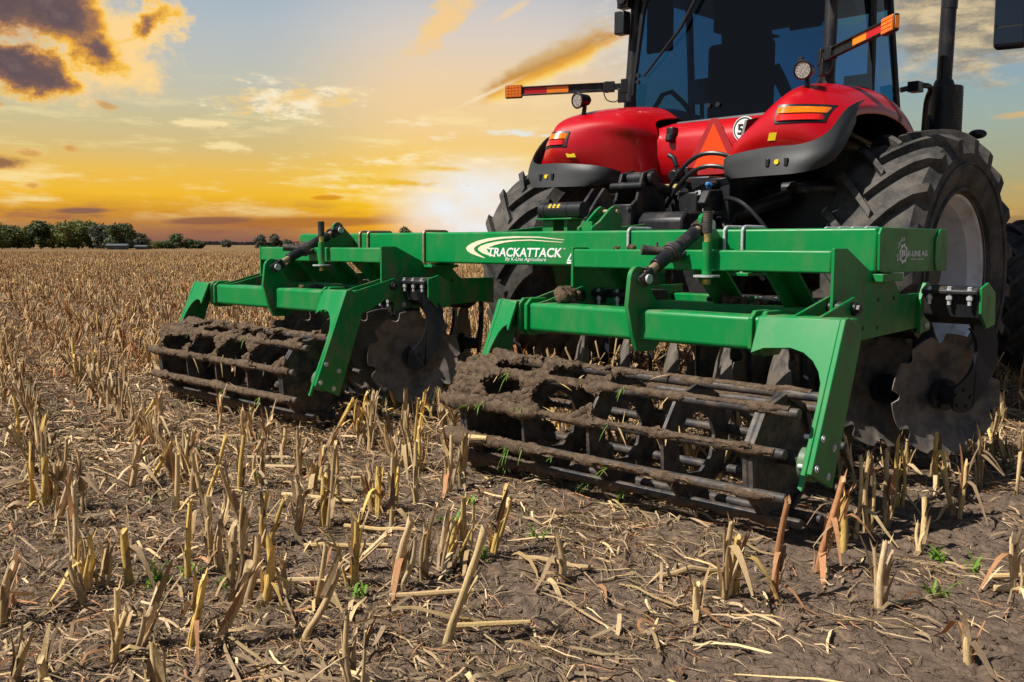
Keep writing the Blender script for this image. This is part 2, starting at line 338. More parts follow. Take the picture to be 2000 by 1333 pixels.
mat('lamp_glass', lambda T: pbsdf(T, T.mix(T.ss(T.noise(pos(T), 110, 2), .4, .6), (0.7, 0.7, 0.7, 1), (0.3, 0.26, 0.25, 1)), .12, .6, .6))
mat('mirror_glass', lambda T: pbsdf(T, (0.07, 0.075, 0.085), .02, 1.0, .5))
mat('skin', lambda T: pbsdf(T, (0.42, 0.24, 0.17), .5, 0, .4))
mat('shirt', lambda T: pbsdf(T, (0.05, 0.055, 0.07), .8, 0, .3))
mat('seat_fabric', lambda T: pbsdf(T, (0.018, 0.018, 0.02), .85, 0, .3))
mat('grey_cap', lambda T: pbsdf(T, (0.06, 0.06, 0.065), .8, 0, .3))
mat('bearing_green', lambda T: pbsdf(T, (0.10, 0.17, 0.09), .45, 0, .4))
mat('shed_wall', lambda T: pbsdf(T, (0.085, 0.09, 0.095), .6, 0, .3))
mat('shed_roof', lambda T: pbsdf(T, (0.12, 0.125, 0.135), .45, 0.2, .4))
mat('door_dark', lambda T: pbsdf(T, (0.10, 0.11, 0.13), .6, 0, .3))
mat('blue_cap', lambda T: pbsdf(T, (0.05, 0.20, 0.45), .4, 0, .4))
mat('hot_chrome', lambda T: pbsdf(T, (0.7, 0.68, 0.64), .15, 1, .5))

# ------------------------------------------------------------------ mesh helpers
def sharpen(me, ang=34):
    bm = bmesh.new(); bm.from_mesh(me)
    bmesh.ops.recalc_face_normals(bm, faces=bm.faces)
    ca = R(ang)
    for f in bm.faces: f.smooth = True
    for e in bm.edges:
        if len(e.link_faces) == 2:
            if e.calc_face_angle(0) > ca: e.smooth = False
        else: e.smooth = False
    bm.to_mesh(me); bm.free()

def link(name, me, m, parent=None, loc=None):
    o = bpy.data.objects.new(name, me); COL.objects.link(o)
    if m is not None:
        for q in ([m] if isinstance(m, str) else m): me.materials.append(MATS[q])
    if parent is not None: o.parent = parent
    if loc is not None: o.location = loc
    return o
def empty(name, loc, label=None, cat=None, group=None):
    o = bpy.data.objects.new(name, None); COL.objects.link(o); o.location = loc
    o.empty_display_size = .2
    return tag(o, label, cat, group)
def tag(o, label=None, cat=None, group=None, kind=None):
    if label: o['label'] = label
    if cat: o['category'] = cat
    if group: o['group'] = group
    if kind: o['kind'] = kind
    return o

def perp(d):
    d = d.normalized()
    a = Vector((0, 0, 1)) if abs(d.z) < .9 else Vector((1, 0, 0))
    u = d.cross(a).normalized(); v = d.cross(u).normalized()
    return u, v

class MB:
    """collects shapes (world metres) for ONE mesh object"""
    def __init__(s): s.v = []; s.f = []; s.fm = []; s.mi = 0
    def add(s, vs, fs):
        b = len(s.v); s.v += [tuple(p) for p in vs]; s.f += [tuple(i + b for i in f) for f in fs]; s.fm += [s.mi] * len(fs)
        return s
    def box(s, x0, x1, y0, y1, z0, z1):
        vs = [(x, y, z) for x in (x0, x1) for y in (y0, y1) for z in (z0, z1)]
        return s.add(vs, [(0, 1, 3, 2), (4, 6, 7, 5), (0, 4, 5, 1), (2, 3, 7, 6), (0, 2, 6, 4), (1, 5, 7, 3)])
    def obox(s, c, u, v, w, hu, hv, hw):
        c, u, v, w = Vector(c), Vector(u).normalized(), Vector(v).normalized(), Vector(w).normalized()
        vs = [c + u * a * hu + v * b * hv + w * d * hw for a in (-1, 1) for b in (-1, 1) for d in (-1, 1)]
        return s.add(vs, [(0, 1, 3, 2), (4, 6, 7, 5), (0, 4, 5, 1), (2, 3, 7, 6), (0, 2, 6, 4), (1, 5, 7, 3)])
    def cyl(s, p0, p1, r0, r1=None, n=16, caps=True):
        r1 = r0 if r1 is None else r1
        p0, p1 = Vector(p0), Vector(p1); u, v = perp(p1 - p0)
        vs = []
        for p, r in ((p0, r0), (p1, r1)):
            vs += [p + (u * math.cos(2 * math.pi * i / n) + v * math.sin(2 * math.pi * i / n)) * r for i in range(n)]
        fs = [(i, (i + 1) % n, n + (i + 1) % n, n + i) for i in range(n)]
        if caps: fs += [tuple(range(n - 1, -1, -1)), tuple(range(n, 2 * n))]
        return s.add(vs, fs)
    def tube(s, pts, r, n=8, caps=True):
        pts = [Vector(p) for p in pts]; k = len(pts)
        rs = r if isinstance(r, (list, tuple)) else [r] * k
        d0 = pts[1] - pts[0]; u, v = perp(d0); vs = []
        for i, p in enumerate(pts):
            t = (pts[min(i + 1, k - 1)] - pts[max(i - 1, 0)])
            if t.length < 1e-9: t = d0
            t.normalize(); u = (u - t * u.dot(t)).normalized(); v = t.cross(u)
            vs += [p + (u * math.cos(2 * math.pi * j / n) + v * math.sin(2 * math.pi * j / n)) * rs[i] for j in range(n)]
        fs = [(i * n + j, i * n + (j + 1) % n, (i + 1) * n + (j + 1) % n, (i + 1) * n + j) for i in range(k - 1) for j in range(n)]
        if caps: fs += [tuple(range(n - 1, -1, -1)), tuple(range((k - 1) * n, k * n))]
        return s.add(vs, fs)
    def prism(s, poly, ext):
        """3-D polygon (list of points) extruded by vector ext"""
        n = len(poly); ext = Vector(ext); P = [Vector(p) for p in poly]
        vs = P + [p + ext for p in P]
        return s.add(vs, [tuple(range(n - 1, -1, -1)), tuple(range(n, 2 * n))] + [(i, (i + 1) % n, n + (i + 1) % n, n + i) for i in range(n)])
    def px(s, yz, x0, x1): return s.prism([(x0, y, z) for y, z in yz], (x1 - x0, 0, 0))
    def py(s, xz, y0, y1): return s.prism([(x, y0, z) for x, z in xz], (0, y1 - y0, 0))
    def pz(s, xy, z0, z1): return s.prism([(x, y, z0) for x, y in xy], (0, 0, z1 - z0))
    def lathe(s, prof, c, axis, n=32, closed=False):
        """prof: list of (radius, offset along axis)"""
        c, a = Vector(c), Vector(axis).normalized(); u, v = perp(a); k = len(prof); vs = []
        for r, h in prof:
            vs += [c + a * h + (u * math.cos(2 * math.pi * i / n) + v * math.sin(2 * math.pi * i / n)) * r for i in range(n)]
        fs = [(j * n + i, j * n + (i + 1) % n, (j + 1) * n + (i + 1) % n, (j + 1) * n + i) for j in range(k - 1) for i in range(n)]
        if closed: fs += [((k - 1) * n + i, (k - 1) * n + (i + 1) % n, (i + 1) % n, i) for i in range(n)]
        return s.add(vs, fs)
    def ball(s, c, r, n=10, sc=(1, 1, 1)):
        c = Vector(c); vs = []; fs = []
        for j in range(n + 1):
            t = math.pi * j / n
            for i in range(2 * n):
                a = math.pi * i / n
                vs.append(c + Vector((math.sin(t) * math.cos(a) * sc[0], math.sin(t) * math.sin(a) * sc[1], math.cos(t) * sc[2])) * r)
        m = 2 * n
        fs = [(j * m + i, j * m + (i + 1) % m, (j + 1) * m + (i + 1) % m, (j + 1) * m + i) for j in range(n) for i in range(m)]
        return s.add(vs, fs)
    def grid(s, P):
        """P: rows of points"""
        a, b = len(P), len(P[0])
        return s.add([p for r in P for p in r], [(i * b + j, i * b + j + 1, (i + 1) * b + j + 1, (i + 1) * b + j) for i in range(a - 1) for j in range(b - 1)])
    def bolt(s, c, d, r, h):
        """hexagon head standing on c along d, with a round washer under it"""
        c, d = Vector(c), Vector(d).normalized()
        s.cyl(c, c + d * h * .25, r * 1.35, n=14); s.cyl(c + d * h * .25, c + d * h, r, n=6)
        return s
    def build(s, name, m, parent=None, org=(0, 0, 0), bevel=0.0, seg=2, ang=34, smooth=True, solid=0.0, subsurf=0, loc=None):
        me = bpy.data.meshes.new(name); o3 = Vector(org)
        me.from_pydata([tuple(Vector(p) - o3) for p in s.v], [], s.f); me.validate(clean_customdata=False)
        ob = link(name, me, m, parent, loc)
        if any(s.fm) and len(me.polygons) == len(s.fm): me.polygons.foreach_set('material_index', s.fm)
        bm = bmesh.new(); bm.from_mesh(me); bmesh.ops.remove_doubles(bm, verts=bm.verts, dist=1e-5); bm.to_mesh(me); bm.free()
        if smooth: sharpen(me, ang)
        if subsurf:
            q = ob.modifiers.new('subsurf', 'SUBSURF'); q.levels = q.render_levels = subsurf
        if solid:
            q = ob.modifiers.new('solid', 'SOLIDIFY'); q.thickness = solid; q.offset = 0
        if bevel:
            q = ob.modifiers.new('bevel', 'BEVEL'); q.width = bevel; q.segments = seg; q.limit_method = 'ANGLE'; q.angle_limit = R(40)
        return ob

def text_mesh(name, body, org3, xdir, ydir, width, height, m, parent, org, bold=0.0, shear=0.0, depth=.0015):
    cu = bpy.data.curves.new(name, 'FONT'); cu.body = body; cu.size = 1.0; cu.offset = bold; cu.extrude = 0.02; cu.shear = shear; cu.resolution_u = 3
    ob = bpy.data.objects.new(name, cu); COL.objects.link(ob)
    bpy.context.view_layer.update()
    me = bpy.data.meshes.new_from_object(ob.evaluated_get(bpy.context.evaluated_depsgraph_get()))
    bpy.data.objects.remove(ob); bpy.data.curves.remove(cu)
    co_ = np.empty(len(me.vertices) * 3); me.vertices.foreach_get('co', co_); co_ = co_.reshape(-1, 3)
    lo, hi = co_.min(0), co_.max(0)
    X, Yv = Vector(xdir).normalized(), Vector(ydir).normalized(); N = X.cross(Yv)
    O = Vector(org3) - Vector(org)
    for vtx in me.vertices:
        a = (vtx.co.x - lo[0]) / (hi[0] - lo[0]) * width; b = (vtx.co.y - lo[1]) / (hi[1] - lo[1]) * height
        c = (vtx.co.z - lo[2]) / (hi[2] - lo[2]) * depth
        vtx.co = O + X * a + Yv * b + N * c
    me.materials.clear()
    return link(name, me, m, parent)

# value noise shared by the ground and everything that lies on it
def _hash(ix, iy, seed):
    h = (ix.astype(np.int64) * 374761393 + iy.astype(np.int64) * 668265263 + seed * 1442695041) & 0xffffffff
    h = ((h ^ (h >> 13)) * 1274126177) & 0xffffffff
    return ((h ^ (h >> 16)) & 0xffff) / 65535.0
def vnoise(x, y, seed=0):
    ix, iy = np.floor(x), np.floor(y); fx, fy = x - ix, y - iy
    fx = fx * fx * (3 - 2 * fx); fy = fy * fy * (3 - 2 * fy)
    a = _hash(ix, iy, seed); b = _hash(ix + 1, iy, seed); c = _hash(ix, iy + 1, seed); d = _hash(ix + 1, iy + 1, seed)
    return (a * (1 - fx) + b * fx) * (1 - fy) + (c * (1 - fx) + d * fx) * fy
def gh(x, y):
    x = np.asarray(x, float); y = np.asarray(y, float)
    r = np.hypot(x, y); near = np.clip((26 - r) / 14, 0, 1); fine = np.clip((13 - r) / 6, 0, 1)
    h = .035 * (vnoise(x * .9, y * .9, 1) - .5) + near * .030 * (vnoise(x * 3.1 + 5, y * 3.1, 2) - .5)
    h = h + fine * (.020 * (vnoise(x * 9 + 3, y * 9, 3) - .5) + .013 * (vnoise(x * 23, y * 23 + 9, 4) - .5) + .008 * (vnoise(x * 51, y * 51, 5) - .5) - .010 * (np.abs(vnoise(x * 14, y * 14, 6) - .5) < .045))
    return h
def gz(x, y): return float(gh(np.array([x]), np.array([y]))[0])

# ================================================================== tillage implement
IO = Vector((-4.55, 4.74, 0))
imp = empty('tillage_implement', IO, 'green two section disc and roller track renovator mounted behind the red tractor', 'farm implement')
def part(mb, name, m, parent=None, **k): return mb.build(name, m, parent or imp, IO, **k)

YB0, YB1 = 4.632, 4.85
BX0, BX1 = -7.04, -2.059
part(MB().box(BX0, BX1, YB0, YB1, 1.12, 1.339), 'main_beam', 'green_paint', bevel=.014, seg=3)
part(MB().box(BX0, BX1, 5.29, 5.47, 1.125, 1.335), 'front_beam', 'green_paint', bevel=.014, seg=3)
for x in (BX0, BX1):
    s = 1 if x == BX1 else -1
    poly = [(4.645, 1.13), (4.69, 1.118), (5.40, 1.118), (5.465, 1.15), (5.465, 1.315), (5.43, 1.341), (4.66, 1.341), (4.636, 1.31)]
    ep = part(MB().px(poly, x, x + s * .014), 'end_plate', 'green_paint', bevel=.003)
    part(MB().px([(5.33, 1.118), (5.47, 1.118), (5.475, 1.342), (5.37, 1.342), (5.31, 1.29), (5.31, 1.17)], x + s * .014, x + s * .024), 'end_gusset', 'green_paint', bevel=.003)
for x in (-6.4, -5.0, -4.1, -2.8):
    part(MB().box(x - .06, x + .06, YB1, 5.29, 1.15, 1.31), 'cross_member', 'green_paint', bevel=.006)

# lettering on the beam
SW1 = [(-4.797, 1.159), (-4.881, 1.177), (-4.932, 1.19), (-4.969, 1.206), (-4.986, 1.225), (-4.969, 1.244), (-4.931, 1.26), (-4.864, 1.279), (-4.764, 1.295), (-4.65, 1.303), (-4.523, 1.308), (-4.295, 1.304), (-4.077, 1.284), (-4.077, 1.281), (-4.295, 1.297), (-4.446, 1.298), (-4.602, 1.293), (-4.682, 1.286), (-4.764, 1.275), (-4.83, 1.26), (-4.88, 1.243), (-4.904, 1.228), (-4.901, 1.211), (-4.872, 1.193), (-4.797, 1.162)]
SW2 = [(-4.698, 1.169), (-4.764, 1.18), (-4.822, 1.194), (-4.86, 1.212), (-4.867, 1.226), (-4.838, 1.243), (-4.78, 1.258), (-4.682, 1.273), (-4.555, 1.282), (-4.369, 1.286), (-4.091, 1.269), (-4.091, 1.266), (-4.369, 1.279), (-4.492, 1.276), (-4.602, 1.267), (-4.698, 1.25), (-4.756, 1.234), (-4.777, 1.219), (-4.764, 1.201), (-4.695, 1.171)]
lg = MB()
for q in (SW1, SW2): lg.py(q, YB0 - .0022, YB0 - .0005)
part(lg, 'logo_swoosh', 'cream_decal', smooth=False)
yd = YB0 - .0008
text_mesh('lettering', 'TRACKATTACK', (-4.765, yd, 1.172), (1, 0, 0), (0, 0, 1), .67, .060, 'white_decal', imp, IO, bold=.022, shear=.16)
text_mesh('lettering', 'By K-Line Agriculture', (-4.60, yd, 1.139), (1, 0, 0), (0, 0, 1), .37, .030, 'white_decal', imp, IO, bold=.0, shear=.2)
text_mesh('lettering', 'TM', (-4.086, yd, 1.222), (1, 0, 0), (0, 0, 1), .018, .008, 'white_decal', imp, IO)
# small warning decal, half hidden behind the cross beam
tri = MB()
T3 = [(-4.055, 1.150), (-3.965, 1.150), (-4.01, 1.215)]; T4 = [(-4.037, 1.158), (-3.983, 1.158), (-4.01, 1.198)]
for i in range(3):
    j = (i + 1) % 3
    tri.py([T3[i], T3[j], T4[j], T4[i]], YB0 - .002, YB0 - .0005)
tri.box(-4.055, -3.965, YB0 - .002, YB0 - .0005, 1.134, 1.146)
part(tri, 'warning_decal', 'white_decal', smooth=False)
# emblem on the end plate
xe = BX1 + .014
em = MB(); gy, gzc = 4.915, 1.212
N = 48
def ring(mb, r0, r1, teeth=0, a0=0, a1=2 * math.pi, sy=1.0):
    for i in range(N):
        t0, t1 = a0 + (a1 - a0) * i / N, a0 + (a1 - a0) * (i + 1) / N
        k = r1 * (1.17 if teeth and (i * teeth * 2 // N) % 2 else 1.0)
        mb.px([(gy + math.cos(t) * r * sy, gzc + math.sin(t) * r) for t, r in ((t0, r0), (t1, r0), (t1, k), (t0, k))], xe + .0006, xe + .002)
ring(em, .034, .044, 8)
em.px([(gy - .022, gzc - .018), (gy - .004, gzc - .018), (gy - .004, gzc + .018), (gy - .022, gzc + .020)], xe + .0006, xe + .002)
em.px([(gy + .002, gzc - .012), (gy + .022, gzc - .010), (gy + .018, gzc + .020), (gy + .002, gzc + .018)], xe + .0006, xe + .002)
part(em, 'emblem', 'white_decal', smooth=False)
for i, ch in enumerate('30 YEARS'):
    if ch == ' ': continue
    t = R(205 - i * 16.5); c = Vector((xe + .0008, gy + math.cos(t) * .074, gzc + math.sin(t) * .074))
    xd = Vector((0, math.sin(t), -math.cos(t))); yd_ = Vector((0, math.cos(t), math.sin(t)))
    text_mesh('lettering', ch, c - xd * .008 - yd_ * .009, xd, yd_, .0165, .0185, 'white_decal', imp, IO, bold=.015)
text_mesh('lettering', 'K-LINE AG', (xe + .0008, 4.972, 1.197), (0, 1, 0), (0, 0, 1), .245, .030, 'white_decal', imp, IO, bold=.02)
text_mesh('lettering', '30 YEARS OF AGRICULTURE', (xe + .0008, 5.01, 1.178), (0, 1, 0), (0, 0, 1), .165, .0085, 'white_decal', imp, IO)

def u_bolt(x, m, y=YB0, back=YB1):
    b = MB(); r = .0095
    pts = [(x, y - .010, 1.105), (x, y - .010, 1.325)]
    for k in range(1, 6):
        a = k * math.pi / 10; pts.append((x, y - .010 + .03 * (1 - math.cos(a)), 1.325 + .026 * math.sin(a)))
    pts += [(x, back - .04, 1.351)]
    for k in range(1, 6):
        a = k * math.pi / 10; pts.append((x, back - .02 + .03 * math.sin(a), 1.325 + .026 * math.cos(a)))
    pts.append((x, back + .010, 1.12))
    b.tube(pts, r, 8)
    part(b, 'u_bolt', m)
for x in (-6.196, -6.091, -5.428): u_bolt(x, 'tan_plating')
for x in (-3.565, -2.907, -2.795): u_bolt(x, 'zinc')
for x in (-2.66, -2.58, -2.50, -2.42): u_bolt(x, 'zinc', 5.29, 5.47)
# clamp plates under the beam behind the u bolts
for x in (-6.15, -5.428, -3.565, -2.85):
    part(MB().box(x - .10, x + .10, YB0 - .02, YB1 + .02, 1.086, 1.105), 'clamp_plate', 'green_paint', bevel=.003)

# tractor side: hitch lugs, tower, document canister
for x in (-4.05, -3.945):
    part(MB().px([(4.72, 1.342), (5.02, 1.342), (5.02, 1.44), (4.99, 1.49), (4.94, 1.50), (4.90, 1.48), (4.80, 1.40), (4.72, 1.36)], x, x + .018), 'hitch_lug', 'green_paint', bevel=.002)
part(MB().box(-4.032, -3.945, 4.74, 4.76, 1.342, 1.40), 'lug_web', 'green_paint')
part(MB().cyl((-4.06, 4.96, 1.465), (-3.91, 4.96, 1.465), .015, n=12), 'lug_pin', 'tan_plating')
for x in (-5.02, -4.15):
    t = MB().px([(4.88, 1.20), (5.55, 1.10), (5.75, .62), (5.83, .62), (5.78, 1.2), (5.55, 1.40), (4.9, 1.339)], x, x + .02)
    part(t, 'hitch_plate', 'green_paint', bevel=.003)
part(MB().px([(5.1, 1.2), (5.6, 1.2), (5.62, 1.60), (5.52, 1.66), (5.44, 1.58)], -4.60, -4.575), 'top_hitch_plate', 'black_paint', bevel=.003)
part(MB().px([(5.1, 1.2), (5.6, 1.2), (5.62, 1.60), (5.52, 1.66), (5.44, 1.58)], -4.50, -4.475), 'top_hitch_plate', 'black_paint', bevel=.003)
br = MB().box(-4.70, -4.36, 5.02, 5.22, 1.425, 1.435); br.box(-4.66, -4.56, 5.06, 5.2, 1.335, 1.425); br.box(-4.46, -4.43, 5.06, 5.2, 1.335, 1.425)
part(br, 'canister_bracket', 'green_paint', bevel=.002)
cb = MB().cyl((-4.69, 5.12, 1.492), (-4.33, 5.12, 1.492), .054, n=28); cb.cyl((-4.71, 5.12, 1.492), (-4.66, 5.12, 1.492), .058, n=28); cb.cyl((-4.47, 5.12, 1.492), (-4.45, 5.12, 1.492), .057, n=28)
can = part(cb, 'document_canister', 'black_plastic')
ym = MB()
for x in (-4.605, -4.565, -4.525):
    for k in range(5):
        a0 = R(196 + k * 7); a1 = R(201 + k * 7)
        w = (.012, .006, .016, .006, .012)[k] * (1 if x != -4.565 else .9)
        ym.add([(x - w, 5.12 + math.cos(a) * .0552, 1.492 - math.sin(a) * .0552 * -1) if False else (x + sx * w, 5.12 + math.cos(a) * .0552, 1.492 - math.sin(a) * .0552) for a in (a0, a1) for sx in (-1, 1)], [(0, 1, 3, 2)])
part(ym, 'yellow_mark', 'yellow_decal', can, smooth=False)

def arc(cy_, cz_, r, a0, a1, n=8): return [(cy_ + r * math.cos(R(a0 + (a1 - a0) * i / n)), cz_ + r * math.sin(R(a0 + (a1 - a0) * i / n))) for i in range(n + 1)]

DN = 40
def disc(c, n_az, top, front, pa, detail=True, seed=0):
    """notched concave blade with hub and curved arm; c = blade centre, n_az = direction it faces, top = arm top height"""
    c = Vector(c); n = Vector((math.cos(R(n_az)), math.sin(R(n_az)), 0)); u = Vector((-n.y, n.x, 0)); z = Vector((0, 0, 1))
    Rd = .33; NN = 120; ph = seed * .61
    rows = []
    for r, d in ((.055, .030), (.12, .024), (.20, .008), (.26, -.012), (1.0, -.038)):
        row = []
        for i in range(NN + 1):
            a = 2 * math.pi * i / NN
            if r == 1.0:
                q = ((a + ph) / (2 * math.pi) * 9) % 1.0; q = abs(q - .5) / .15
                rr = Rd - (.046 * math.sqrt(max(0, 1 - q * q)) if q < 1 else 0)
            else: rr = r
            row.append(c + u * math.cos(a) * rr + z * math.sin(a) * rr - n * d)
        rows.append(row)
    b = MB().grid(rows)
    o = b.build('disc', 'disc_steel', imp, IO, solid=.006, ang=50)
    h = MB().cyl(c, c + n * .030, .085, n=28); h.cyl(c + n * .03, c + n * .15, .050, .044, n=24)
    for k in range(5):
        a = 2 * math.pi * k / 5 + .5
        h.bolt(c + n * .03 + (u * math.cos(a) + z * math.sin(a)) * .066, n, .012, .016)
    part(h, 'hub', 'arm_paint', o)
    e = c + n * .15
    # arm
    pts = [(0, 0), (.085, .10), (.13, .22), (.12, .33), (.06, .42), (.02, top - c.z)]
    wd = [.075, .062, .062, .062, .062, .065]
    ctr = []
    for i in range(25):
        t = i / 24 * (len(pts) - 1); k = min(int(t), len(pts) - 2); f = t - k
        P = [pts[max(k - 1, 0)], pts[k], pts[k + 1], pts[min(k + 2, len(pts) - 1)]]
        cr = lambda q: .5 * (2 * P[1][q] + (P[2][q] - P[0][q]) * f + (2 * P[0][q] - 5 * P[1][q] + 4 * P[2][q] - P[3][q]) * f * f + (3 * P[1][q] - P[0][q] - 3 * P[2][q] + P[3][q]) * f ** 3)
        ctr.append((cr(0), cr(1), wd[k] * (1 - f) + wd[k + 1] * f))
    L, Rr = [], []
    for i, (a, b_, w) in enumerate(ctr):
        q0, q1 = ctr[max(i - 1, 0)], ctr[min(i + 1, 24)]
        t = Vector((q1[0] - q0[0], q1[1] - q0[1])).normalized()
        L.append((a - t.y * w, b_ + t.x * w)); Rr.append((a + t.y * w, b_ - t.x * w))
    cap = [(.075 * math.cos(R(a)), .075 * math.sin(R(a))) for a in range(-140, -20, 15)]
    poly = L[::-1] + cap + Rr[0:]
    am = MB().prism([e + u * a + z * b_ for a, b_ in poly], n * .022)
    ao = part(am, 'disc_arm', 'arm_paint', o, bevel=.003)
    if detail:
        for k in range(5):
            a = 2 * math.pi * k / 5 + .2; bb = MB()
            bb.bolt(e + n * .022 + (u * math.cos(a) + z * math.sin(a)) * .046, n, .009, .010)
            part(bb, 'arm_bolt', 'black_plastic', o)
    return o

def clamp_box(x0, x1, y, zt, paddle):
    b = MB().px([(y - .10, zt - .02), (y - .06, zt), (y + .09, zt), (y + .11, zt - .03), (y + .11, zt - .16), (y + .03, zt - .20), (y - .05, zt - .16), (y - .065, zt - .05), (y - .10, zt - .04)], x0, x1)
    c = part(b, 'disc_clamp', 'black_paint', bevel=.005)
    for k in range(3):
        xx = x0 + (x1 - x0) * (.14 + .36 * k); bt = MB()
        bt.cyl((xx, y - .083, zt - .02), (xx, y - .083, zt - .095), .010, n=10); bt.bolt((xx, y - .085, zt - .018), (0, -.2, 1), .011, .016)
        bt.cyl((xx, y - .083, zt - .05), (xx, y - .083, zt - .068), .016, n=6)
        part(bt, 'clamp_bolt', 'zinc', c)
    if paddle:
        part(MB().px([(y - .075, zt - .005), (y + .02, zt + .02), (y + .125, zt - .035), (y + .135, zt - .20), (y + .02, zt - .215), (y - .07, zt - .135)], x1 + .002, x1 + .016), 'paddle_plate', 'green_paint', bevel=.002)

def mud_mesh(X0, X1, cy_, cz_, Rr, bars, plates, amount, seed):
    """soil caked on the bars and webbed between them; amount(x 0..1) sets how much"""
    b = MB()
    nl, na = 260, 18
    xs = np.linspace(X0 + .02, X1 - .04, nl)
    fr = (xs - X0) / (X1 - X0)
    pl = np.max([np.exp(-((xs - p) / .075) ** 2) for p in plates], axis=0)
    amt = np.array([amount(q) for q in fr])
    for bi, a in enumerate(bars):
        c = Vector((0, cy_ + math.cos(a) * Rr, cz_ + math.sin(a) * Rr))
        rows = []
        for i in range(nl):
            row = []
            for j in range(na):
                t = 2 * math.pi * j / na
                nz = float(vnoise(np.array([xs[i] * 9 + bi * 3.7]), np.array([math.cos(t) * 1.1 + math.sin(t) * 1.3 + seed]), 21)[0])
                n2 = float(vnoise(np.array([xs[i] * 34 + bi]), np.array([t * 3.5 + seed]), 22)[0])
                n3 = float(vnoise(np.array([xs[i] * 85 + bi]), np.array([t * 7 + seed]), 23)[0])
                r = .017 + (.004 + .026 * pl[i] * (.2 + nz)) * (.22 + amt[i]) * (.3 + 1.0 * nz) + .016 * amt[i] * n2 + .012 * n3 * min(1, amt[i] + .35)
                if nz + .45 * n2 + .25 * math.sin(t) + .75 * amt[i] + .25 * pl[i] < .66: r = .012
                row.append((xs[i], c.y + math.cos(t) * r, c.z + math.sin(t) * r))
            rows.append(row + [row[0]])
        b.grid(rows)
    # webs between neighbouring bars
    A0, A1 = R(-80), R(165)
    NX, NA = 400, 190
    X = np.linspace(X0 + .03, X1 - .1, NX); TH = np.linspace(A0, A1, NA)
    gx, gt = np.meshgrid(X, TH, indexing='ij')
    f1 = vnoise(gx * 4.5 + seed, gt * 2.2, 31); f2 = vnoise(gx * 13, gt * 6 + seed, 32); f3 = vnoise(gx * 45, gt * 17, 33); f4 = vnoise(gx * 100, gt * 40, 34)
    plg = np.max([np.exp(-((gx - p) / .055) ** 2) for p in plates], axis=0)
    am = np.array([amount(q) for q in (X - X0) / (X1 - X0)])[:, None]
    bt = np.min([np.abs(((gt - a + math.pi) % (2 * math.pi)) - math.pi) for a in bars], axis=0)
    bdist = bt / R(20)
    fld = 1.05 * am + .75 * plg * (.36 + am) + .60 * (f1 - .5) + .40 * (f2 - .5) + .16 * (f3 - .5) - .42 * bdist
    keep = fld > .33
    rad = Rr - .018 - .020 * np.minimum(bdist, 1) + .038 * (f2 - .3) + .026 * f3 + .013 * f4
    idx = -np.ones((NX, NA), int); vs = []; fs = []
    for i in range(NX):
        for j in range(NA):
            idx[i, j] = len(vs); vs.append((X[i], cy_ + math.cos(TH[j]) * rad[i, j], cz_ + math.sin(TH[j]) * rad[i, j]))
    for i in range(NX - 1):
        for j in range(NA - 1):
            if keep[i, j] and keep[i + 1, j] and keep[i, j + 1] and keep[i + 1, j + 1]:
                fs.append((idx[i, j], idx[i + 1, j], idx[i + 1, j + 1], idx[i, j + 1]))
    used = sorted({k for f in fs for k in f}); mp = {k: n for n, k in enumerate(used)}
    w = MB().add([vs[k] for k in used], [tuple(mp[k] for k in f) for f in fs])
    return b, w

def blade_strip(mb, p, d, L, w, droop, n=5):
    """one narrow curved leaf starting at p"""
    d = Vector(d).normalized(); side = d.cross(Vector((0, 0, 1)))
    if side.length < .05: side = Vector((1, 0, 0))
    side.normalize(); P = []
    for i in range(n + 1):
        t = i / n; q = Vector(p) + d * L * t + Vector((0, 0, -droop * L * t * t)); ww = w * (1 - t ** 2.2) + .0006
        P.append([q - side * ww, q + side * ww])
    mb.grid(P)

